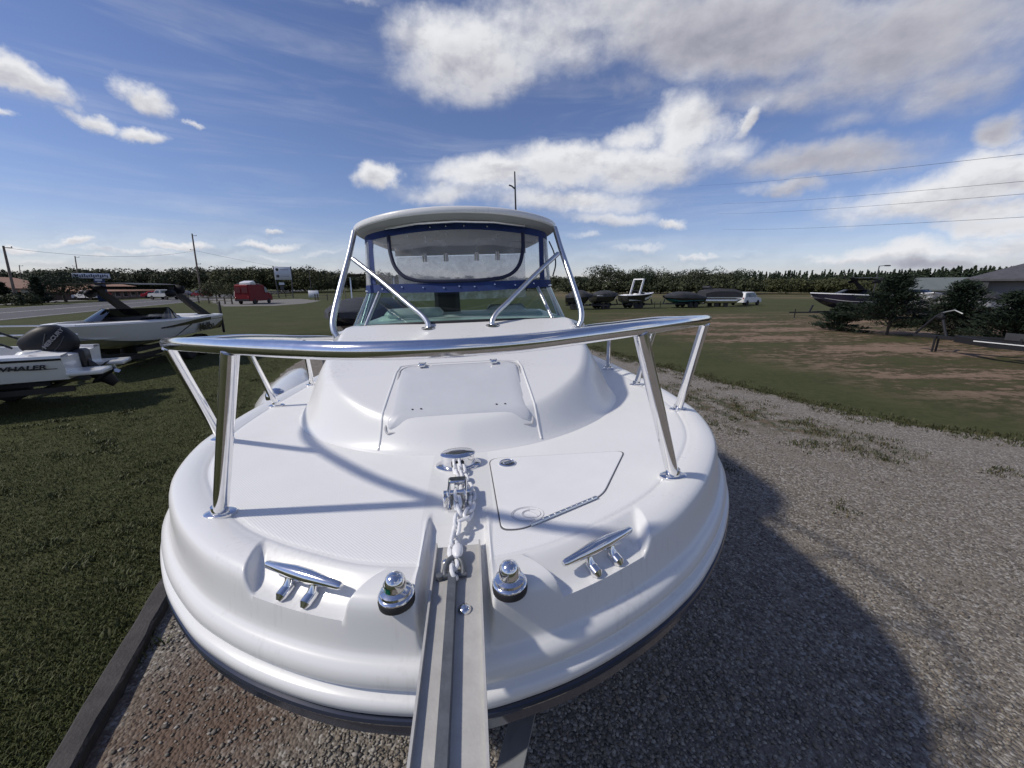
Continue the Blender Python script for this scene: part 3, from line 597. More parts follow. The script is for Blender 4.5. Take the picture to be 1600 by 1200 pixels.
# hatch on the ramp
def hatch():
    def outline(w0, w1, y0, y1, rr):
        pts = []
        for cx, cy, a0 in ((w1 - rr, y1 - rr, 0), (-(w1 - rr), y1 - rr, 90), (-(w0 - rr * .4), y0 + rr * .4, 180), (w0 - rr * .4, y0 + rr * .4, 270)):
            q = rr if a0 < 180 else rr * .4
            for k in range(7): a = R(a0 + 15 * k); pts.append((cx + q * math.cos(a), cy + q * math.sin(a)))
        return pts
    def patch(name, pts, z, m, par, lip=0):
        b = MB(); c = np.mean(np.array(pts), axis=0); rings = []
        rings.append([(x, y, trunk_top(x, y) - .004) for x, y in pts]); rings.append([(x, y, trunk_top(x, y) + z * .7) for x, y in pts])
        for k in (.985, .96, .9, .8, .65, .45, .25, .08): rings.append([((x - c[0]) * k + c[0], (y - c[1]) * k + c[1], trunk_top((x - c[0]) * k + c[0], (y - c[1]) * k + c[1]) + z) for x, y in pts])
        b.loft(rings, True, True); return b.build(name, m, par, angle=50)
    h = patch('hatch', outline(.335, .315, 1.745, 2.17, .05), .012, HATCH, BT); h['label'] = 'pale translucent cabin hatch on the sloping trunk front'
    gk = outline(.345, .325, 1.735, 2.18, .055); b = MB(); b.tube([(x, y, trunk_top(x, y) + .003) for x, y in gk], .0055, 6, closed=True); b.build('gasket', mat('grey_gasket', (.45, .45, .46), .6), h)
    # raised moulding around the hatch sides and top
    fr = MB(); path = [(x, y, trunk_top(x, y) + .003) for x, y in spline([(-.375, 1.70), (-.365, 1.78), (-.35, 2.0), (-.338, 2.16), (-.29, 2.205), (0, 2.21), (.29, 2.205), (.338, 2.16), (.35, 2.0), (.365, 1.78), (.375, 1.70)], 6)]
    fr.tube([(x, y, z - .003) for x, y, z in path], .0055, 8); fr.build('hatch_surround', GEL, BT)
    for sx in (-.205, .19):
        q = MB(); z = trunk_top(sx, 2.17); q.bbox((sx, 2.155, z + .018), (.038, .045, .02), .005); q.tube([(sx - .02, 2.18, z + .018), (sx + .02, 2.18, z + .018)], .009, 8); q.build('hinge', CHROME, h)
    for sx in (-.222, -.182, .176, .218):
        q = MB(); q.lathe([(.0045, 0), (.0045, .003), (.002, .004)], (sx, 1.80, trunk_top(sx, 1.80) + .012), 8); q.build('screw', RUBBER, h)
hatch()

# anchor locker lid
def round_poly(pts, rr, n=6):
    out = []; m = len(pts)
    for i in range(m):
        p = np.array(pts[i], float); a = np.array(pts[i - 1], float); c = np.array(pts[(i + 1) % m], float); u = (a - p) / np.linalg.norm(a - p); w = (c - p) / np.linalg.norm(c - p); r_ = rr[i] if hasattr(rr, '__len__') else rr
        s0, s1 = p + u * r_, p + w * r_
        for k in range(n + 1): t = k / n; out.append((1 - t) ** 2 * s0 + 2 * t * (1 - t) * p + t * t * s1)
    return [tuple(q) for q in out]
lp = [(.122, 1.535), (.705, 1.511), (.492, 1.170), (.195, 1.028), (.135, 1.035)]
lp = round_poly(lp, [.05, .045, .06, .028, .026])
cen = np.mean(np.array(lp), axis=0)
def fan_slab(poly, z0, z1, ins):
    n = len(poly); c = np.mean(np.array(poly), axis=0); b = MB(); r2 = []
    for i, (x, y) in enumerate(poly):
        d_ = np.array([x, y]) - c; q = c + d_ * (1 - ins / np.linalg.norm(d_)); r2.append((q[0], q[1], z1))
    b.add([(x, y, z0) for x, y in poly] + [(x, y, z1 - ins) for x, y in poly] + r2 + [(c[0], c[1], z1)], [(i, (i + 1) % n, n + (i + 1) % n, n + i) for i in range(n)] + [(n + i, n + (i + 1) % n, 2 * n + (i + 1) % n, 2 * n + i) for i in range(n)] + [(2 * n + i, 2 * n + (i + 1) % n, 3 * n) for i in range(n)]); return b
lid = fan_slab(lp, .0, .0055, .0015).build('locker_lid', SATIN, BT, smooth=False); lid['label'] = 'smooth white anchor locker lid with chrome latch'
fan_slab([tuple(cen + (np.array(p) - cen) * 1.022) for p in lp], .0, .003, .001).build('gasket', GREYLINE, lid, smooth=False)  # dark slab under the lid, painted as the shadow in its gap
MB().lathe([(.036, 0), (.036, .003), (.031, .0065), (.029, .004), (.022, .0045)], (.193, 1.474, .0055), 28).build('latch', CHROME, lid)
MB().bbox((.193, 1.474, .012), (.040, .010, .004), .002, rz=.5).build('latch_handle', CHROME, lid)
hb = MB(); pa, pb = np.array([.222, 1.038]), np.array([.468, 1.160])
hb.tube([(*pa, .007), (*pb, .007)], .0055, 8)
for k in range(12): q = pa + (pb - pa) * (k + .5) / 12; hb.tube([(*(q - (pb - pa) * .035), .007), (*(q + (pb - pa) * .035), .007)], .0062, 8)
hb.build('piano_hinge', BRUSH, lid)
em = MB(); ec = np.array([.222, 1.098])
for r_, off, a0, a1 in ((.052, 0, 0, 360), (.044, -.003, 70, 300), (.030, .012, 0, 360), (.024, .010, 90, 290)):
    em.tube([(ec[0] + off + r_ * math.cos(R(a)), ec[1] + r_ * .8 * math.sin(R(a)), .006) for a in np.linspace(a0, a1, 40)], .0014, 5)
em.tube([(ec[0] + .004, ec[1] + .016, .006), (ec[0] + .022, ec[1] + .004, .006), (ec[0] + .03, ec[1] - .014, .006)], .0014, 5)
em.build('embossed_emblem', mat('emblem_grey', (.55, .55, .57), .4), lid)

# bow rail
RADI = .0225
def mirror(p): return (-p[0], p[1], p[2])
RH = [(0, .905, .58), (.20, .935, .58), (.40, 1.03, .58), (.60, 1.155, .577), (.84, 1.35, .566), (1.04, 1.57, .546), (1.20, 1.78, .526), (1.295, 1.98, .505), (1.345, 2.25, .48), (1.355, 2.6, .45), (1.31, 2.9, .41), (1.245, 3.12, .375), (1.15, 3.4, .335), (1.08, 3.62, .29)]
rp = spline([mirror(p) for p in RH[:0:-1]] + RH, 8)
rail = MB().tube(rp, RADI, 18).build('bow_rail', CHROME, BT); rail['label'] = 'polished steel rail curving round the bow'
STN = [((.795, 1.262), (.592, 1.15, .562), .023), ((1.215, 2.0), (1.135, 1.69, .52), .0215), ((1.25, 2.655), (1.352, 2.6, .435), .02), ((1.275, 3.33), (1.225, 3.17, .35), .018)]
for (bx, by), tp, r_ in STN:
    for sg in (-1, 1):
        z0 = sheer(by) + .008; p0 = np.array([sg * bx, by, z0]); p1 = np.array([sg * tp[0], tp[1], tp[2]])
        MB().tube([p0, p0 + (p1 - p0) * .5, p1], r_, 16).build('stanchion', CHROME, rail)
        fb = MB(); fb.lathe([(.034, -.01), (.034, .002), (.030, .005), (.026, .006)], (p0[0], p0[1], z0), 18, 1.5, 1.0)
        fb.lathe([(.0265, .0), (.0255, .02), (.024, .028)], (p0[0] , p0[1], z0), 18)
        fb.build('stanchion_base', CHROME, rail)

# cleats in their pockets
for sg in (-1, 1):
    a = np.array([sg * .517, .982, .0]); c = np.array([sg * .285, .872, -.006]); cl = MB(); d = (c - a)
    path = [a + d * t for t in (0, .03, .2, .4, .6, .8, .97, 1)]; cl.tube(path, [.007, .0105, .0135, .0185, .0185, .0135, .0105, .007], 14)
    o = cl.build('cleat', CHROME, BT)
    for t in (.34, .66):
        p = a + d * t; nn = np.array([-d[1], d[0], 0]); nn /= np.linalg.norm(nn); nn *= (1 if nn[1] < 0 else -1); foot = np.array([p[0], p[1], -.048]) + nn * .022
        f = MB(); f.tube([p, p * .5 + foot * .5 - nn * .004, foot], [.013, .012, .016], 12); f.build('foot', CHROME, o)
        f = MB(); f.tube([foot - nn * .022 + np.array([0, 0, .012]), foot - nn * .014 + np.array([0, 0, .008]), foot + nn * .016 - np.array([0, 0, .002]), foot + nn * .024 - np.array([0, 0, .008])], [.008, .0165, .0165, .008], 12); f.build('foot_pad', CHROME, o)
# navigation lights
for sg, lens in ((-1, GREENL), (1, REDL)):
    c = (sg * .136, .805, .0); o = MB().lathe([(.045, .008), (.047, .015), (.044, .019), (.041, .020), (.040, .026), (.034, .029), (.0285, .031), (.0285, .046), (.026, .057), (.020, .065), (.011, .070), (.002, .072)], c, 32).build('navigation_light', CHROME, BT)
    for v_ in o.data.vertices: v_.co.x = c[0] + (v_.co.x - c[0]) * .9; v_.co.y = c[1] + (v_.co.y - c[1]) * .9
    o['label'] = 'chrome bow light with green lens' if sg < 0 else 'chrome bow light on the locker side'
    MB().lathe([(.0425, -.008), (.0435, .004), (.0415, .009)], c, 28).build('gasket', RUBBER, o)
    b = MB(); rings = []
    for z in (.033, .046): rings.append([(c[0] + sg * .0268 * math.cos(a), c[1] - .0268 * math.sin(a), z) for a in (np.linspace(-.3, 1.3, 12) if sg < 0 else np.linspace(-1.4, .1, 12))])
    b.loft(rings, False, False); b.build('lens', lens, o)
# chain deck pipe
o = MB().lathe([(.062, .0), (.062, .006), (.055, .010), (.046, .011), (.045, .044), (.0475, .046), (.048, .054), (.044, .058), (.02, .060), (.001, .060)], (-.008, 1.505, 0), 36, 1.5, 1.08).build('chain_pipe', CHROME, BT)
MB().bbox((-.008, 1.458, .027), (.052, .012, .028), .005).build('mouth', RUBBER, o)
for sx in (-.078, .062): MB().lathe([(.006, .006), (.006, .009), (.002, .011)], (sx, 1.49, 0), 10).build('screw', CHROME, o)
# anchor roller channel
CH = MB(); y0, y1 = 1.015, .30; zc = -.016
prof = [(-.065, .036), (-.060, .036), (-.060, .020), (.060, .020), (.060, .036), (.065, .036), (.065, 0), (-.065, 0)]
CH.loft([[(x + .003, y, zc - .03 + z) for x, z in prof] for y in np.linspace(y0, y1, 6)], True, True)
ch = CH.build('anchor_roller_channel', ALU, BT, smooth=False); ch['label'] = 'long grey aluminium anchor roller channel jutting from the bow'
MB().lathe([(.016, 0), (.016, .003), (.012, .009), (.003, .012)], (.024, .775, zc - .010), 16).build('bolt', CHROME, ch)
MB().lathe([(.010, 0), (.010, .003), (.007, .006), (.002, .007)], (-.03, .95, zc - .010), 14).build('bolt', CHROME, ch)
# chain stopper
st = MB(); st.bbox((-.029, 1.215, .035), (.009, .10, .07), .003); st.bbox((.027, 1.215, .035), (.009, .10, .07), .003); st.box((-.001, 1.215, .005), (.066, .12, .01)); st.tube([(-.046, 1.195, .05), (.042, 1.195, .05)], .008, 10); st.bbox((-.001, 1.25, .066), (.062, .035, .010), .004); st.bbox((-.041, 1.19, .03), (.012, .05, .04), .004); st.build('chain_stopper', CHROME, BT)

# windscreen
WB = spline([(-.93, 3.75, .40), (-.865, 3.22, .425), (-.70, 3.0, .455), (-.35, 2.91, .47), (0, 2.885, .475), (.35, 2.91, .47), (.70, 3.0, .455), (.865, 3.22, .425), (.93, 3.75, .40)], 8)
WT = spline([(-.86, 4.0, .70), (-.79, 3.52, .70), (-.635, 3.30, .70), (-.32, 3.23, .695), (0, 3.215, .69), (.32, 3.23, .695), (.635, 3.30, .70), (.79, 3.52, .70), (.86, 4.0, .70)], 8)
ws = MB(); ws.tube([p + np.array([0, 0, -.004]) for p in WB], .012, 10); ws.build('windscreen', RUBBER, BT); wso = bpy.data.objects['windscreen']
for a, b_ in ((0, 16), (16, 48), (48, 64)):
    g = MB(); g.loft([[WB[i] for i in range(a, b_ + 1)], [WT[i] for i in range(a, b_ + 1)]], False, False); g.build('pane', GLASS, wso)
for i in (16, 48): MB().tube([WB[i], WT[i]], .014, 10).build('post', BRUSH, wso)
for i in (0, 64): MB().tube([WB[i], WT[i]], .016, 10).build('post', BRUSH, wso)
MB().tube(WT, .012, 10).build('top_rail', BRUSH, wso)

# hardtop
HT = [(0, 3.13), (.25, 3.15), (.48, 3.215), (.70, 3.36), (.83, 3.54), (.895, 3.78), (.91, 4.2), (.90, 4.9), (.86, 5.35), (.70, 5.48), (.35, 5.52), (0, 5.53)]
hp = [np.array([-x, y]) for x, y in HT[:0:-1]] + [np.array([x, y]) for x, y in HT[:-1]]
hp = [np.array(p) for p in spline([(*p, 0) for p in hp[:-1]] if False else [(*p, 0) for p in hp], 6, closed=True)]
def crown(x, y): return 1.30 - .075 * (x / .9) ** 2 + .02 * sm(3.1, 4.2, y)
hc = np.array([0, 4.35]); rings = []
for k, dz in ((.98, -.050), (.986, -.054), (.996, -.052), (1.0, -.044), (1.0, -.014), (.992, -.005), (.965, .001), (.9, .004), (.7, .01), (.4, .014), (.1, .015)):
    ring = []
    for p in hp: q = hc + (p[:2] - hc) * k; e = hc + (p[:2] - hc); ring.append((q[0], q[1], crown(e[0], e[1]) * (1 - .0) * (.35 if k < .85 else 1) + (crown(q[0], q[1]) * .65 if k < .85 else 0) + dz))
    rings.append(ring)
ht = MB().loft(rings, True, True).build('hardtop', GEL, BT, angle=60); ht['label'] = 'white curved fibreglass hardtop over the helm'
rings = []
for k, dz in ((.988, -.051), (.97, -.066), (.94, -.083), (.80, -.080), (.5, -.070), (.1, -.065)):
    rings.append([(hc[0] + (p[0] - hc[0]) * k, hc[1] + (p[1] - hc[1]) * k, crown(p[0], p[1]) * .7 + crown(p[0] * k, p[1]) * .3 + dz - .003) for p in hp])
MB().loft(rings, True, True).build('liner', UNDER, ht)
MB().tube([(-.55, 3.36, 1.178), (-.3, 3.27, 1.198), (0, 3.245, 1.205), (.3, 3.27, 1.198), (.55, 3.36, 1.178)], .011, 8).build('front_track', BRUSH, ht)
for yy in (3.9, 4.5): MB().tube([(-.8, yy, 1.16), (-.4, yy, 1.215), (0, yy, 1.228), (.4, yy, 1.215), (.8, yy, 1.16)], .016, 8).build('cross_bow', UNDER, ht)

# canvas enclosure between windscreen and hardtop
EB = [p + np.array([0, -.012, .01]) for p in WT]
ET = spline([(-.84, 4.2, 1.14), (-.80, 3.70, 1.13), (-.66, 3.46, 1.145), (-.33, 3.38, 1.185), (0, 3.36, 1.20), (.33, 3.38, 1.185), (.66, 3.46, 1.145), (.80, 3.70, 1.13), (.84, 4.2, 1.14)], 8)
def enc(i, t, off=0.0):
    i0 = int(min(max(i, 0), 63)); f = i - i0; p = EB[i0] * (1 - f) + EB[i0 + 1] * f; q = ET[i0] * (1 - f) + ET[i0 + 1] * f; r_ = p + (q - p) * t; return r_ + np.array([0, -off, 0])
en = MB(); 
def strip(b, i0, i1, t0, t1, off=.003, n=48, m_=3):
    b.loft([[enc(i, t0 + (t1 - t0) * k / m_, off) for i in np.linspace(i0, i1, n)] for k in range(m_ + 1)], False, False)
strip(en, 0, 64, -.05, .095, .010); encl = en.build('canvas_enclosure', CANVAS, BT); encl['label'] = 'royal blue canvas with clear vinyl windows below the hardtop'
b = MB(); strip(b, 0, 64, .915, 1.04, .006); b.build('canvas_band', CANVAS, encl)
for i in (14.0, 50.0): b = MB(); strip(b, i - 1.1, i + 1.1, .1, .95, .007, 4, 6); b.build('canvas_strip', CANVAS, encl)
for i in (3, 61): b = MB(); strip(b, i - 2, i + 2, .1, .95, .006, 4, 6); b.build('canvas_strip', CANVAS, encl)
b = MB(); strip(b, 15, 49, .08, .93, 0, 40, 8); b.build('front_vinyl', VINYL, encl)
for a, c in ((1, 13), (51, 63)): b = MB(); strip(b, a, c, .08, .93, 0, 14, 8); b.build('side_vinyl', VINYLH, encl)
zp = []
for u, t in [(19.2, .93), (19.2, .8), (19.3, .62), (20.0, .38), (21.5, .22), (24, .14), (28, .12), (32, .12), (36, .12), (40, .14), (42.5, .22), (44, .38), (44.7, .62), (44.8, .8), (44.8, .93)]: zp.append(enc(u, t, .012))
MB().tube(spline(zp, 6), .015, 8).build('window_zip', CANVASD, encl)
for u in (17, 21, 25, 29, 32, 35, 39, 43, 47): MB().lathe([(.008, 0), (.007, .003), (.003, .0045)], (0, 0, 0), 10).build('snap', CHROME, encl); q = bpy.context.scene.collection.objects[-1]; q.location = enc(u, .03 + .015 * math.sin(u), .014); q.rotation_euler = (R(62), 0, 0)
for u in (27, 30, 33.5, 38): MB().lathe([(.007, 0), (.006, .003), (.003, .0045)], (0, 0, 0), 10).build('snap', CHROME, encl); q = bpy.context.scene.collection.objects[-1]; q.location = enc(u, .97, .011); q.rotation_euler = (R(70), 0, 0)
b = MB(); b.loft([[(x, 5.3, z) for x in np.linspace(-.82, .82, 12)] for z in (.55, .8, 1.10)], False, False); b.build('rear_vinyl', VINYLH, encl)
b = MB(); b.box((0, 5.31, 1.185), (1.66, .02, .15)); b.build('rear_valance', UNDER, encl, smooth=False)
# frame pipes carrying the hardtop
for sg in (-1, 1):
    pth = spline([(sg * .905, 2.98, .385), (sg * .93, 3.0, .44), (sg * .935, 3.05, .53), (sg * .90, 3.19, .74), (sg * .862, 3.38, .98), (sg * .845, 3.50, 1.13), (sg * .84, 3.54, 1.18)], 6)
    o = MB().tube(pth, .0225, 14).build('hardtop_pipe', BRUSH, BT)
    pth = spline([(sg * .225, 2.80, .43), (sg * .228, 2.82, .475), (sg * .27, 2.86, .53), (sg * .36, 2.93, .60), (sg * .60, 3.15, .79), (sg * .825, 3.35, .955)], 6)
    MB().tube(pth, .0185, 12).build('brace', BRUSH, o)
    MB().lathe([(.05, 0), (.05, .004), (.042, .008), (.022, .011)], (sg * .225, 2.80, trunk_top(.225, 2.80) - .002), 20).build('flange', CHROME, o)
    f = MB().lathe([(.045, 0), (.045, .004), (.038, .008), (.024, .011)], (0, 0, 0), 20).build('flange', CHROME, o); f.location = (sg * .905, 2.985, trunk_top(.905, 2.985) - .004); f.rotation_euler = (R(-5), R(sg * 35), 0)
# things under the hardtop
for x in (-.45, -.19, .19, .45): MB().tube([(x, 5.15, 1.03), (x, 5.12, 1.13)], .03, 12).build('rod_holder', CHROME, BT)
hl = MB(); hl.bbox((.0, 3.72, .40), (1.5, .5, .16), .05); hl.bbox((-.42, 3.62, .49), (.5, .25, .10), .04); hl.build('dashboard', mat('dash_gelcoat', (.62, .66, .64), .4), BT)
MB().bbox((-.16, 4.25, .50), (.26, .14, .50), .04).build('helm_box', RUBBER, BT)
for x in (-.55, .5): MB().bbox((x, 4.75, .22), (.5, .16, .55), .07).build('seat_back', mat('seat_vinyl', (.62, .64, .63), .5), BT)
MB().box((0, 4.7, -.35), (2.5, 2.2, .05)).build('cockpit_sole', GEL, BT, smooth=False)
for sg in (-1, 1): MB().box((sg * 1.0, 4.35, .03), (.06, 2.2, .70)).build('cabin_side', GEL, BT, smooth=False)
an = MB(); an.tube([(.62, 4.5, 1.25), (.62, 4.5, 1.87)], [.011, .007], 8); an.tube([(.62, 4.5, 1.70), (.585, 4.5, 1.73), (.555, 4.5, 1.74)], .008, 6); an.build('antenna', BLACK, BT)
cb = MB(); cb.tube(spline([(.80, 3.6, 1.08), (.84, 3.58, .98), (.85, 3.56, .88), (.82, 3.54, .78)], 6), .006, 6); cb.build('cable', BLACK, BT)

# chain and anchor lie loose on the boat: things of their own, in the boat's own axes
BM = Matrix.Translation((0, 0, 1.78)) @ Matrix.Rotation(R(-1.84), 4, 'Y')
def onboat(name, label, cat):
    o = thing(name, label, cat); o.matrix_world = BM; o.location = (0, 0, 1.78); o.rotation_euler = (0, R(-1.84), 0); return o
cht = onboat('anchor_chain', 'white coated chain running from the deck pipe to the anchor shackle', 'chain')
lm = MB(); hl_, wl = .0235, .0125; lk = []
for k in range(24):
    a = 2 * math.pi * k / 24; cx, sy = math.cos(a), math.sin(a); lk.append((cx * wl, sy * wl + math.copysign(hl_ - wl, sy) * (1 if abs(sy) > .15 else abs(sy) / .15), 0))
lm.tube(lk, .0058, 8, closed=True); l0 = lm.build('link', CHAINW, cht); first = [True]
def links(path, step=.034, z=0):
    P = [np.array(p, float) for p in path]; d = np.concatenate([[0], np.cumsum([np.linalg.norm(b - a) for a, b in zip(P[:-1], P[1:])])]); n = int(d[-1] / step)
    for i in range(n + 1):
        s = i * step; q = np.array([np.interp(s, d, [p[k] for p in P]) for k in range(3)]); q2 = np.array([np.interp(min(s + .01, d[-1]), d, [p[k] for p in P]) for k in range(3)]); q1 = np.array([np.interp(max(s - .01, 0), d, [p[k] for p in P]) for k in range(3)])
        t = Vector(q2 - q1).normalized(); o = l0 if first[0] else l0.copy()
        if not first[0]: COL.objects.link(o); o.parent = cht
        first[0] = False
        o.rotation_mode = 'QUATERNION'; o.rotation_quaternion = t.to_track_quat('Y', 'Z') @ __import__('mathutils').Quaternion((0, 1, 0), R(35 if i % 2 else -55) + rng.uniform(-.25, .25)); o.location = q
links(spline([(-.014, 1.452, .035), (-.012, 1.42, .022), (.0, 1.36, .018), (.0, 1.29, .03), (.0, 1.22, .045), (0, 1.16, .035), (.012, 1.11, .014)], 8))
links(spline([(.004, 1.45, .03), (.012, 1.40, .016), (.022, 1.34, .014), (.038, 1.27, .014), (.046, 1.2, .014), (.04, 1.14, .014), (.026, 1.10, .012), (.0, 1.085, .012)], 8))
links(spline([(0, 1.085, .012), (-.004, 1.04, .0), (-.01, 1.0, -.01), (-.012, .955, -.015), (-.006, .91, -.012), (-.004, .885, -.008)], 8))
anc = onboat('anchor', 'dark galvanised anchor with its shank lying in the bow channel', 'anchor')
sk = MB(); sk.loft([[(x - .008, y, z + zz) for x, z in ((-.012, -.014), (.012, -.014), (.010, .014), (-.010, .014))] for y, zz in ((.875, -.014), (.7, -.018), (.5, -.018), (.32, -.018), (.27, -.06), (.27, -.30), (.32, -.42))], True, True); sk.build('shank', GALV, anc, smooth=False)
sh = MB(); sh.tube(spline([(-.028, .885, -.018), (-.028, .90, -.012), (-.022, .925, -.006), (-.004, .937, -.003), (.014, .925, -.006), (.020, .90, -.012), (.020, .885, -.018)], 5), .0075, 10); sh.tube([(-.045, .885, -.018), (.028, .885, -.018)], .0065, 10); sh.lathe([(.010, -.006), (.010, .006)], (-.042, .885, -.018), 8); sh.build('shackle', GALV, anc)
sw = MB(); sw.ell((.004, .955, .004), (.016, .03, .013)); sw.build('swivel', CHAINW, anc)
fl = MB(); a = [(.002, .33, -.43), (.032, .42, -.43), (.205, .84, -.42), (.14, .90, -.50), (.022, .62, -.52)]
fl.add(a + [(x, y, z - .012) for x, y, z in a], [(0, 1, 2, 3, 4), (9, 8, 7, 6, 5)] + [(i, i + 5, (i + 1) % 5 + 5, (i + 1) % 5) for i in range(5)])
a = [(-.018, .33, -.43), (-.026, .42, -.46), (-.05, .80, -.62), (-.04, .88, -.66), (-.02, .62, -.56)]
fl.add(a + [(x + .012, y, z) for x, y, z in a], [(0, 1, 2, 3, 4), (9, 8, 7, 6, 5)] + [(i, i + 5, (i + 1) % 5 + 5, (i + 1) % 5) for i in range(5)])
fl.build('fluke', mat('pale_galvanised', (.36, .38, .41), .45, .6, var=.15, vscale=14), anc, smooth=False)

# trailer beneath
TRL = thing('boat_trailer', 'galvanised boat trailer under the white cabin cruiser', 'trailer', (0, 0, 0))
TSTEEL = mat('trailer_steel', (.25, .26, .27), .5, .6, var=.15, vscale=6); TYRE = mat('tyre_rubber', (.02, .02, .021), .8, bump=.2, bscale=60)
for sg in (-1, 1):
    MB().box((sg * .8, 5.0, .50), (.08, 6.0, .12)).build('frame_rail', TSTEEL, TRL, smooth=False)
    MB().box((sg * .55, 5.2, .72), (.09, 4.6, .06)).build('bunk', TIMB, TRL, smooth=False)
    for yy in (3.4, 5.0, 7.0): MB().box((sg * .55, yy, .625), (.06, .06, .14)).build('bunk_post', TSTEEL, TRL, smooth=False)
for yy in (3.0, 5.0, 7.4): MB().box((0, yy, .495), (1.52, .08, .10)).build('cross_member', TSTEEL, TRL, smooth=False)
MB().loft([[(sg_ * 1, 0, 0) for sg_ in (0,)] * 0 + [(x, y, z) for x, z in ((-w, .44), (w, .44), (w, .56), (-w, .56))] for y, w in ((3.0, .06), (1.9, .06), (1.3, .06))], True, True).build('tongue', TSTEEL, TRL, smooth=False)
for sg in (-1, 1):
    for yy in (5.6, 6.5):
        w = MB(); w.lathe([(.16, -.1), (.30, -.1), (.335, -.07), (.335, .07), (.30, .1), (.16, .1)], (0, 0, 0), 28); o = w.build('wheel', TYRE, TRL); o.location = (sg * 1.12, yy, .335); o.rotation_euler = (0, R(90), 0)
        MB().lathe([(.18, -.06), (.18, .085), (.10, .09), (.04, .07)], (0, 0, 0), 20).build('rim', WPLAST, o)
    MB().tube([(sg * .8, 6.05, .45), (sg * 1.05, 6.05, .40)], .04, 8).build('axle_arm', TSTEEL, TRL)

# ------------------------------------------------------------------ vegetation
def npmesh(name, V, F, m):
    me = bpy.data.meshes.new(name); k = F.shape[1]; me.vertices.add(len(V)); me.vertices.foreach_set('co', np.ascontiguousarray(V, dtype=np.float32).ravel()); me.loops.add(F.size); me.loops.foreach_set('vertex_index', F.ravel().astype(np.int32)); me.polygons.add(len(F)); me.polygons.foreach_set('loop_start', (np.arange(len(F)) * k).astype(np.int32)); me.update(); me.validate(); me.materials.append(m); return me
def leaf_mat(name, cols, rough=.7):
    m = bpy.data.materials.new(name); m.use_nodes = True; nt = m.node_tree; N = nt.nodes; b = N['Principled BSDF']; b.inputs['Roughness'].default_value = rough; b.inputs['Specular IOR Level'].default_value = .2
    gm = N.new('ShaderNodeNewGeometry'); cr = N.new('ShaderNodeValToRGB'); tc = N.new('ShaderNodeTexCoord'); n = N.new('ShaderNodeTexNoise'); n.inputs['Scale'].default_value = .35; nt.links.new(tc.outputs['Object'], n.inputs['Vector'])
    a = N.new('ShaderNodeMath'); a.operation = 'MULTIPLY_ADD'; nt.links.new(gm.outputs['Random Per Island'], a.inputs[0]); a.inputs[1].default_value = .6; nt.links.new(n.outputs['Fac'], a.inputs[2])
    s = N.new('ShaderNodeMapRange'); s.inputs[1].default_value = .25; s.inputs[2].default_value = 1.25; nt.links.new(a.outputs[0], s.inputs[0]); nt.links.new(s.outputs[0], cr.inputs[0]); e = cr.color_ramp.elements; e[0].color = (*cols[0], 1); e[1].color = (*cols[-1], 1)
    for i, c in enumerate(cols[1:-1]): q = e.new((i + 1) / (len(cols) - 1)); q.color = (*c, 1)
    nt.links.new(cr.outputs[0], b.inputs['Base Color']); return m
LF_A = leaf_mat('broad_leaves', [(.026, .034, .017), (.042, .050, .025), (.066, .072, .036)])
LF_Y = leaf_mat('autumn_leaves', [(.034, .042, .019), (.055, .062, .027), (.085, .085, .038)])
LF_P = leaf_mat('pine_needles', [(.014, .024, .014), (.026, .040, .022), (.045, .058, .032)])
LF_S = leaf_mat('spruce_needles', [(.010, .018, .012), (.018, .030, .018), (.032, .042, .026)])
BARK = mat('bark', (.055, .045, .036), .9, var=.3, vscale=6, bump=.5, bscale=20)
def leaves(C, Nrm, size):
    n = len(C); r = nrng.normal(0, .42, (n, 3)); d = Nrm + r; d /= np.linalg.norm(d, axis=1)[:, None] + 1e-9
    u = np.cross(d, nrng.normal(0, 1, (n, 3))); u /= np.linalg.norm(u, axis=1)[:, None] + 1e-9; v = np.cross(d, u); s = (size * nrng.uniform(.5, 1.35, n))[:, None]
    V = np.stack([C - u * s, C - v * s * .7, C + u * s, C + v * s * .7], 1).reshape(-1, 3); F = np.arange(n * 4).reshape(-1, 4); return V, F
def broad_pts(h, w, n, trunk=.14, cl=18):
    cs = []
    for _ in range(cl):
        a = nrng.uniform(0, 6.28); e = nrng.uniform(-.6, 1.0); rr = nrng.uniform(.55, .95); cs.append((math.cos(a) * w * .5 * rr * math.cos(e), math.sin(a) * w * .5 * rr * math.cos(e), h * (.5 + trunk * .5) + math.sin(e) * h * (.5 - trunk * .5) * rr, nrng.uniform(.18, .30) * w))
    P = []; Nn = []
    for k in range(n):
        c = cs[k % cl]; d = nrng.normal(0, 1, 3); d /= np.linalg.norm(d); d[2] = d[2] * .8 + .15; q = np.array(c[:3]) + d * c[3] * nrng.uniform(.75, 1.05); P.append(q); Nn.append(d)
    return np.array(P), np.array(Nn), cs
def conifer_pts(h, w, n, low=.08, droop=.12):
    P = []; Nn = []
    for k in range(n):
        t = nrng.random() ** .75; t = 1 - t * (1 - low); z = t * h; R_ = w * .5 * ((1 - t) / (1 - low)) ** .85 * (.78 + .22 * math.sin(t * 46 + k % 3)); a = nrng.uniform(0, 6.28); lob = .82 + .18 * math.sin(a * 7 + t * 23); f = nrng.uniform(.35, 1.0) ** .6
        r = R_ * f * lob; P.append((r * math.cos(a), r * math.sin(a), z - droop * r + nrng.normal(0, .012 * h))); Nn.append((math.cos(a) * .7, math.sin(a) * .7, .7))
    return np.array(P), np.array(Nn)
def limb(b, p0, p1, r0, r1, n=6): b.tube([p0, (np.array(p0) + np.array(p1)) / 2 + nrng.normal(0, .03, 3) * np.linalg.norm(np.array(p1) - np.array(p0)), p1], [r0, (r0 + r1) / 2, r1], n)
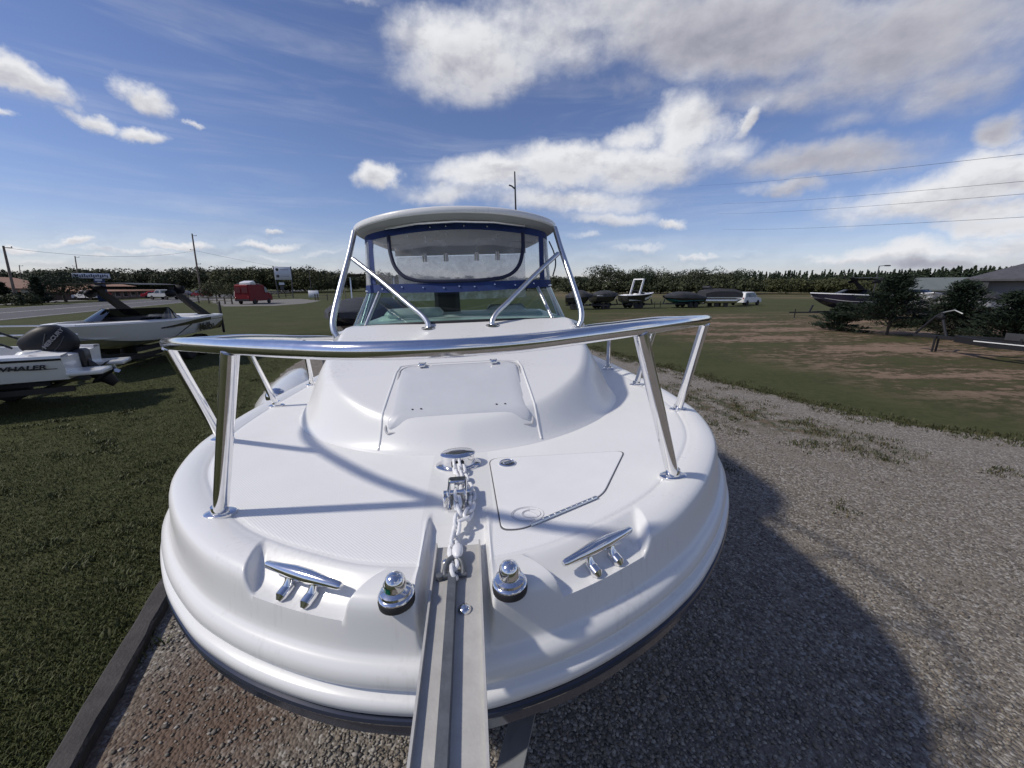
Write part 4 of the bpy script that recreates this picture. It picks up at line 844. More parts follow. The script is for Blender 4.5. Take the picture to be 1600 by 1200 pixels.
def broad_tree(x, y, h, w, label, lm, n=1100, size=.32, group=None, name='broadleaf_tree'):
    t = thing(name, label, 'tree', (x, y, 0), nrng.uniform(0, 6), group); P, Nn, cs = broad_pts(h, w, n); V, F = leaves(P, Nn, size); o = bpy.data.objects.new('crown', npmesh('crown', V, F, lm)); COL.objects.link(o); o.parent = t
    b = MB(); b.tube([(0, 0, -.1), (.03 * w, 0, h * .2), (0, .02 * w, h * .45), (0, 0, h * .75)], [.035 * w, .028 * w, .02 * w, .006 * w], 8)
    for c in cs[::2]: limb(b, (0, 0, h * .32), c[:3], .014 * w, .004 * w)
    b.build('trunk', BARK, t); return t
def spruce(x, y, h, w, label, n=5200, size=.10, low=.06, lm=None, group=None, lean=0):
    t = thing('spruce_tree', label, 'tree', (x, y, 0), nrng.uniform(0, 6), group); b = MB(); b.tube([(0, 0, -.1), (0, 0, h * .5), (0, 0, h * .98)], [.022 * h, .014 * h, .002 * h], 8)
    P = []; Dn = []; nw = int(h * 5.5)
    for i in range(nw):
        tt = low + (1 - low) * (i + nrng.random() * .6) / nw; z = tt * h; Rr = w * .5 * ((1 - tt) / (1 - low)) ** 1.0 + .06
        for k in range(nrng.integers(5, 8)):
            a = nrng.uniform(0, 6.28); L_ = Rr * nrng.uniform(.65, 1.15); up = nrng.uniform(.05, .45); d = np.array([math.cos(a), math.sin(a), up]); e = np.array([0, 0, z]) + d * L_ - np.array([0, 0, .08 * L_])
            limb(b, (0, 0, z), e, .006 * h * (1 - tt) + .004, .002, 4); m = max(4, int(n / (nw * 6)))
            for j in range(m):
                f = nrng.uniform(.15, 1.05); q = np.array([0, 0, z]) + (e - np.array([0, 0, z])) * f + nrng.normal(0, .05 * w * (1.15 - f * .7), 3) * np.array([1, 1, .45]); P.append(q); Dn.append(d + np.array([0, 0, .25]))
    P = np.array(P); D_ = np.array(Dn) + nrng.normal(0, .35, (len(P), 3)); D_ /= np.linalg.norm(D_, axis=1)[:, None]; S_ = np.cross(D_, nrng.normal(0, 1, (len(P), 3)) + np.array([0, 0, 1.2])); S_ /= np.linalg.norm(S_, axis=1)[:, None] + 1e-9; s_ = (size * 2.0 * nrng.uniform(.5, 1.3, len(P)))[:, None]
    V = np.stack([P - D_ * s_ * .3, P - S_ * s_ * .22, P + D_ * s_, P + S_ * s_ * .22], 1).reshape(-1, 3); F = np.arange(len(P) * 4).reshape(-1, 4); o = bpy.data.objects.new('crown', npmesh('crown', V, F, lm or LF_S)); COL.objects.link(o); o.parent = t; b.build('trunk', BARK, t); return t
def wood(name, label, spots, lm, n, size, conif=False):
    Vs = []; Fs = []; off = 0
    for (x, y, h, w) in spots:
        if conif: P, Nn = conifer_pts(h, w, n, .02, .1)
        else: P, Nn, _ = broad_pts(h, w, n, .05, 12)
        V, F = leaves(P + np.array([x, y, 0]), Nn, size); Vs.append(V); Fs.append(F + off); off += len(V)
    o = bpy.data.objects.new(name, npmesh(name, np.concatenate(Vs), np.concatenate(Fs), lm)); COL.objects.link(o); stuff(o); tag(o, label, 'trees'); return o
def band(px0, px1, n, d0, d1, top, w, jit=1.0):
    out = []
    for i in range(n):
        px = px0 + (px1 - px0) * (i + rng.random()) / n; d = rng.uniform(d0, d1); tp = np.interp(px, [t[0] for t in top], [t[1] for t in top]) + rng.uniform(-3.5, 6) * jit; p = AT(px, tp, d); out.append((p[0], p[1], max(2.5, p[2]), rng.uniform(*w)))
    return out
wood('far_wood', 'dark mixed woodland closing the view behind the road and lot', band(-90, 560, 120, 195, 240, [(-90, 432), (60, 428), (130, 424), (190, 427), (250, 423), (330, 424), (400, 424), (480, 425), (560, 428)], (8, 13)), LF_A, 1300, .38)
wood('far_wood', 'yellowing woodland patch behind the red van and white sign', band(345, 500, 30, 165, 185, [(345, 427), (400, 423), (470, 424), (500, 428)], (8, 12)), LF_Y, 1500, .34)
wood('pine_plantation', 'long dark pine plantation behind the field on the right', band(1165, 1760, 210, 190, 250, [(1165, 428), (1230, 425), (1330, 424), (1430, 421), (1540, 418), (1760, 412)], (4.5, 7)), LF_P, 480, .4, True)
wood('pine_plantation', 'distant dark trees seen between and behind the cabin boat', band(560, 930, 60, 200, 235, [(560, 428), (700, 436), (930, 432)], (8, 12)), LF_A, 700, .45)
wood('scrub', 'pale green scrub belt in front of the pine plantation', band(1130, 1420, 90, 150, 172, [(1130, 436), (1420, 440)], (3.5, 6)), LF_Y, 380, .28)
p = AT(940, 417, 150); broad_tree(p[0], p[1], p[2], 10.5, 'broad spreading tree standing alone left of the row beyond the meadow', LF_A, 2600, .25)
ORD = ['first', 'second', 'third', 'fourth', 'fifth', 'sixth', 'seventh', 'eighth', 'ninth', 'tenth', 'eleventh', 'twelfth', 'thirteenth']
for i, (px, top, d, w) in enumerate([(905, 434, 150, 8), (968, 424, 156, 9), (985, 421, 160, 8), (1003, 427, 148, 9), (1020, 422, 158, 11), (1035, 428, 150, 8), (1055, 425, 156, 10), (1076, 427, 150, 10), (1092, 425, 160, 9), (1112, 422, 160, 9), (1128, 428, 152, 9), (1147, 424, 160, 9), (1165, 426, 156, 9)]):
    p = AT(px, top, d); broad_tree(p[0], p[1], p[2], w, ORD[i] + ' tree from the left in the leafy row beyond the meadow', LF_A if i % 3 else LF_P, 2400, .23, 'row of leafy trees beyond the meadow')
wood('scrub', 'olive undergrowth below the leafy tree row beyond the meadow', band(880, 1180, 70, 140, 150, [(880, 441), (1180, 440)], (4, 7)), LF_A, 260, .36)
SPR = [(1312, 517, 474, 2.9, 'small low spruce bush in front of the navy boat'), (1385, 524, 432, 5.2, 'tall dark spruce right of the navy boat'), (1485, 530, 442, 4.8, 'dark spruce behind the empty trailer'), (1575, 542, 456, 4.2, 'bushy spruce at the right, behind the trailer frame'), (1640, 548, 440, 3.2, 'spruce cut by the right edge of the view')]
for px, pb, pt, w, lab in SPR:
    g = G(px, pb); dd = math.hypot(*(g - CAM[:2])); h = AT(px, pt, dd)[2]; spruce(g[0], g[1], h, w, lab, 11000 if h > 2.2 else 7000, .062, .05 if px != 1385 else .14)
SPL = [(10, 477, 441, 3.6, 'dark spruce at the left edge in front of the tan roofed house'), (66, 476, 433, 3.2, 'slim dark spruce between pole and house gable')]
for px, pb, pt, w, lab in SPL:
    g = G(px, pb); dd = math.hypot(*(g - CAM[:2])); h = AT(px, pt, dd)[2]; spruce(g[0], g[1], h, w, lab, 4200, .12)
for px, pb, pt, w, lab in [(104, 472, 429, 6.5, 'round dark tree right of the tan roofed house'), (36, 477, 463, 3.2, 'low round bush beside the leaning pole'), (345, 466, 446, 7, 'reddish bush left of the red van')]:
    g = G(px, pb); dd = math.hypot(*(g - CAM[:2])); h = AT(px, pt, dd)[2]; broad_tree(g[0], g[1], h, w, lab, LF_P if px == 104 else (LF_Y if px == 345 else LF_A), 4200, .11, None, 'round_tree' if px == 104 else 'bush')

# ------------------------------------------------------------------ buildings
ROOFT = mat('tan_shingle', (.30, .17, .11), .9, var=.15, vscale=1.2, bump=.4, bscale=8); BRICK = mat('brown_brick', (.16, .12, .10), .9, var=.2, vscale=2); PALEW = mat('pale_siding', (.42, .42, .38), .8, var=.06, vscale=.6)
ROOFG = mat('grey_shingle', (.075, .075, .085), .9, var=.2, vscale=2, bump=.4, bscale=10); GREYS = mat('grey_siding', (.15, .155, .165), .7, var=.06, vscale=1); TRIM = mat('white_trim', (.62, .62, .6), .6); DTRIM = mat('dark_trim', (.05, .05, .055), .6)
def house(name, label, x, y, rz, L, Wd, hw, hr, wallm, roofm, over=.6, windows=(), hip=False, garage=None, boards=0):
    t = thing(name, label, 'building', (x, y, 0), rz); ow, ol = Wd / 2 + over, L / 2 + over
    w = MB(); w.box((0, 0, hw / 2), (L, Wd, hw)); w.build('wall', wallm, t, smooth=False)
    if not hip:
        for sg in (-1, 1): MB().add([(sg * L / 2, -Wd / 2, hw), (sg * L / 2, Wd / 2, hw), (sg * L / 2, 0, hw + hr * .96), (sg * (L / 2 - .1), -Wd / 2, hw), (sg * (L / 2 - .1), Wd / 2, hw), (sg * (L / 2 - .1), 0, hw + hr * .96)], [(0, 1, 2), (3, 5, 4), (0, 2, 5, 3), (1, 4, 5, 2)]).build('gable', wallm, t, smooth=False)
    rl = L / 2 + over if not hip else L / 2 - Wd * .35
    e = hw - .18; r = MB(); tp = hw + hr
    v = [(-ol, -ow, e), (ol, -ow, e), (ol, ow, e), (-ol, ow, e), (-rl, 0, tp), (rl, 0, tp)]; v2 = [(a, b_, c - .18) for a, b_, c in v]
    r.add(v + v2, [(0, 1, 5, 4), (2, 3, 4, 5), (1, 2, 5), (3, 0, 4), (6, 10, 11, 7), (8, 11, 10, 9), (7, 11, 8), (9, 10, 6), (0, 6, 7, 1), (1, 7, 8, 2), (2, 8, 9, 3), (3, 9, 6, 0)] if True else []); ro = r.build('roof', roofm, t, smooth=False)
    for (wx, wz, ww, wh, side) in windows:
        yy = -Wd / 2 * side; f = MB(); f.box((wx, yy - .03 * side, wz), (ww + .16, .08, wh + .16)); fo = f.build('window', TRIM, t, smooth=False); g = MB(); g.box((wx, yy - .085 * side, wz), (ww, .03, wh)); g.build('pane', DGLASS, fo, smooth=False)
    return t, ro
def face(px0, py0, px1, py1): a = G(px0, py0); b_ = G(px1, py1); return a, b_
g = G(30, 471.5); ang = math.atan2(RD[1], RD[0])
t, ro = house('tan_roof_house', 'low house with tan roof at the far left across the road', *(G(-10, 470.5)), ang + .30, 27, 10, 2.35, 1.75, PALEW, ROOFT, .7, [(-9, 1.3, 1.4, 1.0, 1), (-2, 1.3, 1.4, 1.0, 1), (5, 1.3, 1.4, 1.0, 1)])
pc = G(166, 466.2); t, ro = house('tan_roof_shop', 'long low brown shop with tan roof behind the blue pylon sign', pc[0], pc[1], ang, 22, 9, 1.75, 1.15, BRICK, ROOFT, .8, [(x, .9, 1.5, .9, 1) for x in (-9, -6, -3, 0, 3, 6, 9)], hip=True)
bc = AT(1522, 470, 56)[:2]; fw = np.array([math.sin(R(56)), math.cos(R(56))]); rt = np.array([fw[1], -fw[0]]); gb = bc + rt * 13 + fw * 6; hpk = AT(1563, 402, 64)[2]; t, ro = house('grey_roof_building', 'large grey building with dark hipped roof at the far right', gb[0], gb[1], math.atan2(rt[1], rt[0]), 26, 12, 3.3, hpk - 3.3, GREYS, ROOFG, 1.0, [(x, 2.0, 2.0, 1.5, 1) for x in (-9, -3, 3, 9)], hip=True)
MB().box((-12.6, -6.7, 1.6), (.35, .35, 3.2)).build('column', DTRIM, t, smooth=False)
vt = MB(); vt.box((-6.2, 0, hpk + .1), (.9, .9, .5)); vt.box((-6.2, 0, hpk + .4), (1.2, 1.2, .12)); vt.build('roof_vent', DTRIM, ro, smooth=False)
MB().tube([(-7.4, -3.0, hpk - 2.2), (-7.4, -3.0, hpk - 1.1)], .14, 8).build('vent_pipe', TRIM, ro)
gs = AT(1455, 466, 85); t, ro = house('grey_shed', 'small pale shed with grey green roof behind the spruces', gs[0], gs[1], R(-38), 6.5, 5, 2.2, 1.5, mat('shed_wall', (.30, .28, .27), .8, var=.08), mat('shed_roof', (.13, .15, .15), .85, var=.1), .4, [(-1.6, 1.2, 1, 1, 1), (1.6, 1.2, 1, 1, 1)])

# ------------------------------------------------------------------ poles, wires, signs, fence
POLE = mat('pole_wood', (.16, .13, .11), .9, var=.2, vscale=3); WIRE = mat('wire', (.03, .03, .03), .6)
def upole(px, pb, ptx, pt, r, label, arms=1, dist=None):
    g = G(px, pb) if dist is None else AT(px, pb, dist)[:2]; dd = math.hypot(*(g - CAM[:2])); top = AT(ptx, pt, dd); t = thing('utility_pole', label, 'pole', (g[0], g[1], 0)); tx, ty = top[0] - g[0], top[1] - g[1]
    MB().tube([(0, 0, -.3), (tx * .5, ty * .5, top[2] * .5), (tx, ty, top[2])], [r, r * .85, r * .65], 10).build('shaft', POLE, t)
    for k in range(arms):
        f = .97 - .22 * k - (.0 if arms == 1 else .0); c = np.array([tx, ty, top[2]]) * f; a = np.array([RN[0], RN[1], 0]) * .9 * (1 if k % 2 else -1)
        MB().tube([c, c + a * .9], .05, 6).build('crossarm', POLE, t); MB().lathe([(.05, 0), (.07, .08), (.04, .16)], c + a * .85 + np.array([0, 0, .04]), 8).build('insulator', TRIM, t)
    return np.array([g[0] + tx, g[1] + ty, top[2]])
w1 = upole(27, 477, 5, 384, .17, 'leaning wooden pole at the far left of the road', 1)
w2 = upole(313, 455, 300, 365, .20, 'tall leaning pole above the tower of the white wakeboard boat', 3, 118)
w3 = upole(124, 452, 117, 400, .16, 'distant pole with crossarms above the pylon sign', 2, 150)
w4 = upole(33, 452, 30, 414, .14, 'faint far pole just right of the leaning one', 1, 190)
def wire(a, b_, sag, r, label, name='power_line'):
    a = np.array(a, float); b_ = np.array(b_, float); P = [a + (b_ - a) * t - np.array([0, 0, sag * 4 * t * (1 - t)]) for t in np.linspace(0, 1, 24)]; o = MB().tube(P, r, 5).build(name, WIRE); tag(o, label, 'wire'); return o
wire(w1 * [1, 1, .97], w2 * [1, 1, .74], 1.2, .018, 'wire strung from the leaning left pole to the tall pole', 'overhead_wire')
wire(w2 * [1, 1, .74], AT(560, 428, 190), 1.4, .022, 'wire running right from the tall pole over the woodland', 'overhead_wire')
for (x0, y0, x1, y1, lab) in [(1090, 290, 1720, 227, 'topmost power line crossing the upper right sky'), (1130, 318, 1720, 272, 'second power line from the top at the right'), (1120, 334, 1720, 293, 'third power line from the top at the right'), (1130, 358, 1720, 332, 'lowest power line at the right, above the treetops')]:
    wire(AT(x0, y0, 170), AT(x1, y1, 52), .5, .016, lab)
# street lights
def lamp(px, pb, pt, dist, label, two=False):
    g = AT(px, pb, dist); h = AT(px, pt, dist)[2]; t = thing('lamp_post', label, 'lamp post', (g[0], g[1], 0), -YAW); MB().tube([(0, 0, -.1), (0, 0, h)], [.10, .06], 8).build('shaft', DTRIM, t)
    for sg in ((-1, 1) if two else (1,)): MB().tube([(0, 0, h), (sg * .9, 0, h + .08)], .04, 6).build('arm', DTRIM, t); MB().bbox((sg * 1.1, 0, h + .06), (.75, .3, .16), .05).build('lamp_head', DTRIM if not two else TRIM, t)
lamp(1362, 470, 416, 75, 'single arm lamp post above the navy boat'); lamp(487, 458, 419, 110, 'double headed lamp post right of the white sign', True)
# pylon sign
pg = G(163, 471); psc = math.hypot(*(pg - CAM[:2])) / 610 * 1.28; pt = thing('pylon_sign', 'blue pylon sign with white lettered header beside the road', 'sign', (pg[0], pg[1], 0), -math.atan2(pg[0], pg[1]))
BLUEP = mat('pylon_blue', (.022, .035, .085), .4); SIGNW = mat('sign_white', (.55, .58, .64), .5)
pt.scale = (.76, .76, .80); MB().bbox((0, 0, 2.35), (1.75, .5, 4.7), .06).build('column', BLUEP, pt); hd = MB().bbox((-1.0, -.05, 5.15), (5.7, .5, 1.0), .06).build('header', SIGNW, pt)
for k in range(15):
    a = MB(); a.box((-3.35 + k * .34, -.325, 5.15 + .1 * math.sin(k * 2.1)), (.20, .05, .5 + .12 * math.cos(k * 1.7))); a.build('letter', BLUEP, hd, smooth=False)
for z, w, h in ((4.35, 1.1, .3), (3.75, .55, .45), (3.15, .85, .28)): MB().box((-.1, -.275, z), (w, .05, h)).build('panel', SIGNW, pt, smooth=False)
# white board on posts
sg_ = AT(447, 464, 100); bt = thing('billboard', 'white sign board on two dark posts right of the red van', 'sign', (sg_[0], sg_[1], 0), -math.atan2(sg_[0], sg_[1]))
for x in (-1.65, 1.65): MB().tube([(x * .8, 0, -.1), (x, 0, 6.6)], .12, 8).build('post', DTRIM, bt)
bd = MB().bbox((0, -.12, 5.15), (3.1, .15, 2.7), .04).build('board', SIGNW, bt)
for z in (5.9, 4.55):
    MB().lathe([(.3, 0), (.3, .03), (.05, .035)], (0, 0, 0), 16).build('dark_roundel', DTRIM, bd); q = COL.objects[-1]; q.location = (-1.0, -.2, z); q.rotation_euler = (R(90), 0, 0)
    MB().box((.3, -.21, z), (1.6, .02, .16)).build('print_line', mat('sign_grey', (.35, .36, .42), .6), bd, smooth=False)
MB().box((-.5, 0, 3.0), (1.0, .12, .5)).build('small_panel', SIGNW, bt, smooth=False); MB().box((-.5, 0, 2.1), (.7, .12, .8)).build('small_panel', DTRIM, bt, smooth=False)
wbp = AT(490, 460.5, 88); MB().bbox((wbp[0], wbp[1], 1.0), (1.9, .12, 1.3), .02).build('low_sign', SIGNW); tag(COL.objects[-1], 'low white board standing in the grass near the lamp post', 'sign')
# split rail fence
FENCE = mat('fence_wood', (.10, .085, .07), .9, var=.25, vscale=5)
def fence(pts, label):
    t = thing('rail_fence', label, 'fence', (0, 0, 0))
    for i, p in enumerate(pts):
        MB().box((p[0], p[1], .55), (.14, .14, 1.15)).build('post', FENCE, t, smooth=False)
        if i + 1 < len(pts):
            q = pts[i + 1]
            for z in (.45, .9): MB().tube([(p[0], p[1], z + rng.uniform(-.05, .05)), (q[0], q[1], z + rng.uniform(-.05, .05))], .05, 6).build('rail', FENCE, t)
fence([G(px, np.interp(px, [295, 360], [473, 475.5])) for px in (296, 311, 327, 340, 352, 363)], 'split rail fence left of the red van'); fence([G(px, np.interp(px, [415, 450], [467, 465])) for px in (416, 425, 436, 447, 458)], 'split rail fence below the white sign board'); fence([G(px, 469.5) for px in (493, 497, 512, 528)], 'split rail fence left of the hardtop pipe')

# ------------------------------------------------------------------ vehicles
def wheel(par, x, y, r, w=.2, rimm=None):
    o = MB().lathe([(r * .6, -w / 2), (r * .93, -w / 2), (r, -w * .35), (r, w * .35), (r * .93, w / 2), (r * .6, w / 2)], (0, 0, 0), 20).build('wheel', TYRE, par); o.location = (x, y, r); o.rotation_euler = (0, R(90), 0)
    MB().lathe([(r * .62, -w * .4), (r * .6, w * .42), (r * .2, w * .45), (.02, w * .4)], (0, 0, 0), 14).build('rim', rimm or BRUSH, o); return o
def vehicle(name, label, cat, x, y, rz, paint, kind):
    t = thing(name, label, cat, (x, y, 0), rz); P = mat(*paint[:3], coat=.0, spec=.25) if isinstance(paint, tuple) else paint
    if kind == 'van': L, Wd, H = 5.9, 2.05, 2.75; prof = [(0, .45), (0, 1.2), (.05, 2.55), (.25, 2.72), (3.9, 2.72), (4.4, 2.5), (5.0, 1.55), (5.7, 1.25), (5.9, .95), (5.9, .45)]; wy = (1.15, 4.85); r = .36; sh = 1.5
    elif kind == 'suv': L, Wd, H = 4.7, 1.9, 1.75; prof = [(0, .42), (-.02, .95), (.1, 1.05), (.4, 1.62), (.7, 1.72), (2.5, 1.75), (2.9, 1.65), (3.45, 1.12), (4.5, .95), (4.68, .75), (4.7, .42)]; wy = (.9, 3.75); r = .36; sh = 1.05
    elif kind == 'car': L, Wd, H = 4.6, 1.8, 1.45; prof = [(0, .4), (0, .85), (.6, .98), (1.2, 1.38), (1.6, 1.45), (2.6, 1.45), (3.3, .98), (4.4, .82), (4.6, .6), (4.6, .4)]; wy = (.9, 3.65); r = .33; sh = .92
    elif kind == 'pickup': L, Wd, H = 5.6, 1.95, 1.85; prof = [(0, .55), (0, 1.12), (2.3, 1.15), (2.35, 1.78), (2.6, 1.85), (3.4, 1.85), (3.9, 1.25), (5.4, 1.12), (5.6, .8), (5.6, .55)]; wy = (1.0, 4.5); r = .4; sh = 1.15
    else: L, Wd, H = 6.5, 2.4, 3.6; prof = [(0, .7), (0, 1.2), (2.2, 1.3), (2.3, 3.3), (2.6, 3.6), (4.2, 3.3), (4.5, 2.6), (4.7, 1.9), (6.3, 1.6), (6.5, 1.2), (6.5, .6)]; wy = (.8, 2.0, 5.5); r = .5; sh = 1.9
    rings = []
    for u, dx in ((-1, 1), (-.9, 0), (.9, 0), (1, 1)):
        ring = []
        for y_, z_ in prof:
            tz = max(0, (z_ - sh) / (H - sh + 1e-6)); hw = Wd / 2 * (1 - .12 * tz) * abs(u); k = .97 if dx else 1; ring.append((math.copysign(hw, u), L / 2 + (y_ - L / 2) * k, .4 + (z_ - .4) * (k if z_ > .6 else 1)))
        rings.append(ring)
    MB().loft(rings, True, True).build('body', P, t, angle=30)
    for yy in wy:
        for sg in (-1, 1): wheel(t, sg * (Wd / 2 - .08), yy, r)
    def win(y0, y1, z0, z1, s0=0, s1=0):
        for sg in (-1, 1):
            k0 = 1 - .12 * max(0, (z0 - sh) / (H - sh)); k1 = 1 - .12 * max(0, (z1 - sh) / (H - sh)); MB().add([(sg * (Wd / 2 * k0 + .012), y0, z0), (sg * (Wd / 2 * k0 + .012), y1, z0), (sg * (Wd / 2 * k1 + .012), y1 - s1, z1), (sg * (Wd / 2 * k1 + .012), y0 + s0, z1)], [(0, 1, 2, 3)]).build('side_window', DGLASS, t, smooth=False)
    def front(y0, z0, y1, z1, w, nm='windscreen', off=.02): MB().add([(-w, y0 + off, z0), (w, y0 + off, z0), (w * .92, y1 + off, z1), (-w * .92, y1 + off, z1)], [(0, 1, 2, 3)]).build(nm, DGLASS, t, smooth=False)
    if kind == 'van': win(4.0, 4.95, 1.6, 2.35, 0, .45); front(5.0, 1.62, 4.48, 2.42, .88); [MB().box((sg * .48, -.02, 1.95), (.75, .03, .75)).build('rear_window', mat('van_dark_red', (.09, .008, .012), .3), t, smooth=False) for sg in (-1, 1)]; [MB().box((x, 2.0, 2.80), (.04, 3.4, .04)).build('roof_rack', TSTEEL, t, smooth=False) for x in (-.6, .6)]; [MB().box((0, y_, 2.85), (1.5, .05, .04)).build('roof_bar', TSTEEL, t, smooth=False) for y_ in (.6, 2.0, 3.3)]; MB().box((0, -.03, .6), (1.9, .12, .25)).build('bumper', BLACK, t, smooth=False)
    elif kind == 'suv': win(.45, 1.35, 1.1, 1.58, .1, 0); win(1.42, 2.2, 1.1, 1.62); win(2.27, 3.25, 1.1, 1.6, 0, .5); front(3.4, 1.15, 2.95, 1.62, .78)
    elif kind == 'car': win(.95, 1.75, .98, 1.33, .35, 0); win(1.82, 3.05, .98, 1.33, 0, .5); front(3.25, 1.0, 2.65, 1.42, .72)
    elif kind == 'pickup': win(2.5, 3.7, 1.2, 1.72, .05, .4); front(3.86, 1.28, 3.42, 1.8, .8); front(2.31, 1.25, 2.33, 1.7, .7, 'rear_window', -.03)
    else: win(3.4, 4.3, 2.0, 2.7, 0, .2); front(4.68, 1.95, 4.45, 2.65, 1.0)
    fy = prof[-1][0]
    for sg in (-1, 1): MB().bbox((sg * Wd * .36, fy - .04, .78 if kind not in ('van', 'semi') else 1.05), (.35, .12, .18), .03).build('headlight', WPLAST, t); MB().bbox((sg * Wd * .42, .02, .95), (.18, .08, .22), .03).build('tail_light', REDL, t)
    MB().box((0, fy + .0, .6), (Wd * .5, .06, .22)).build('grille', BLACK, t, smooth=False)
    return t
def put(px, py): return G(px, py)
vr = R(-18); g = G(368, 476); vehicle('van', 'red high roof van with roof rack on the driveway', 'van', g[0] + 1.0, g[1], R(-3), ('van_red', (.15, .006, .010), .6), 'van')
g = G(1150, 477.5); vehicle('parked_car', 'white car parked at the end of the boat row', 'car', g[0], g[1], R(-62), ('car_white', (.72, .72, .72), .3), 'suv')
g = G(158, 468.8); vehicle('parked_car', 'white sport utility car parked behind the pylon sign', 'car', g[0], g[1], R(80), MATS['car_white'], 'suv')
g = G(222, 466.2); vehicle('parked_car', 'bright red car parked beside the shop', 'car', g[0], g[1], R(-60), ('car_red', (.5, .02, .03), .3), 'car')
g = G(275, 468.3); vehicle('pickup_truck', 'silver pickup truck driving on the road', 'truck', g[0], g[1], R(70), ('car_silver', (.45, .46, .48), .3), 'pickup')
g = G(326, 465.0); vehicle('parked_car', 'maroon car parked left of the rail fence', 'car', g[0], g[1], R(60), ('car_maroon', (.12, .012, .02), .3), 'suv')
g = G(300, 464.0); vehicle('parked_car', 'dark grey car in the lot near the tall pole', 'car', g[0], g[1], R(75), ('car_grey', (.08, .08, .09), .3), 'car')
g = G(403, 461.0); g = AT(403, 461, 105); vehicle('truck_cab', 'white lorry tractor parked right of the red van', 'truck', g[0], g[1], R(178), MATS['car_white'], 'semi')
g = G(24, 474.5); 

# ------------------------------------------------------------------ other boats
def trailer(label, x, y, rz, L, wd, wy, tongue=1.8, steel=None):
    steel = steel or BLACK; t = thing('boat_trailer', label, 'trailer', (x, y, 0), rz)
    for sg in (-1, 1): MB().box((sg * wd * .36, L * .42, .46), (.08, L * .84, .11)).build('frame_rail', steel, t, smooth=False); MB().box((sg * wd * .22, L * .4, .58), (.09, L * .62, .13)).build('bunk', COVER, t, smooth=False)
    for f in (.1, .4, .75): MB().box((0, L * f, .45), (wd * .72, .08, .09)).build('cross_member', steel, t, smooth=False)
    for sg in (-1, 1): MB().loft([[(sg * wd * .36 * k + dx, y_, z) for dx, z in ((-.04, .41), (.04, .41), (.04, .51), (-.04, .51))] for y_, k in ((L * .84, 1), (L + .3, .08))], True, True).build('tongue_rail', steel, t, smooth=False)
    MB().box((0, L + .3 + tongue * .4, .46), (.09, tongue * .9, .10)).build('tongue', steel, t, smooth=False); MB().tube([(0, L + .3 + tongue * .6, .02), (0, L + .3 + tongue * .6, .75)], .035, 8).build('jack', steel, t)
    MB().loft([[(x_, y_, z) for x_, y_ in ((-.05, yy - .05), (.05, yy - .05), (.05, yy + .05), (-.05, yy + .05))] for yy, z in ((L + .25, .45), (L + .05, 1.05))], True, True).build('winch_post', steel, t, smooth=False)
    for yy in wy:
        for sg in (-1, 1): wheel(t, sg * wd * .46, yy, .33, .22); MB().loft([[(sg * wd * .46 + dx, yy + .45 * math.cos(a), .36 + .42 * math.sin(a)) for a in np.linspace(0, math.pi, 9)] for dx in (-.14, .14)], False, False).build('fender', steel, t)
    return t
class Hull:
    def __init__(s, L, B, zk, zs, zb, full=.55, rake=.9): s.L, s.B, s.zk, s.zs, s.zb, s.full, s.rake = L, B, zk, zs, zb, full, rake
    def w(s, t): u = max(0, (t - s.full) / (1 - s.full)); return s.B / 2 * (.93 + .07 * min(1, t / .3)) * max(.02, 1 - u ** 2.3 * .97)
    def zsh(s, t): return s.zs + (s.zb - s.zs) * t ** 1.6
    def zke(s, t): return s.zk + (s.zsh(1) - s.zk) * .62 * max(0, (t - .62) / .38) ** 2
    def side(s, t, v, sg, off=0.0):
        zc = s.zke(t) + .30 * (s.zsh(t) - s.zke(t)); f = .86 - .12 * max(0, (t - .5) / .5); x = s.w(t) * (f + (1 - f) * v ** .8); y = t * s.L - s.rake * max(0, t - .55) * (1 - v) * .9; return np.array([sg * (x + off), y, zc + (s.zsh(t) - zc) * v])
    def bottom(s, t, v, sg): c = s.side(t, 0, sg); k = np.array([0, c[1] - .25 * max(0, t - .6), s.zke(t)]); return k + (c - k) * v
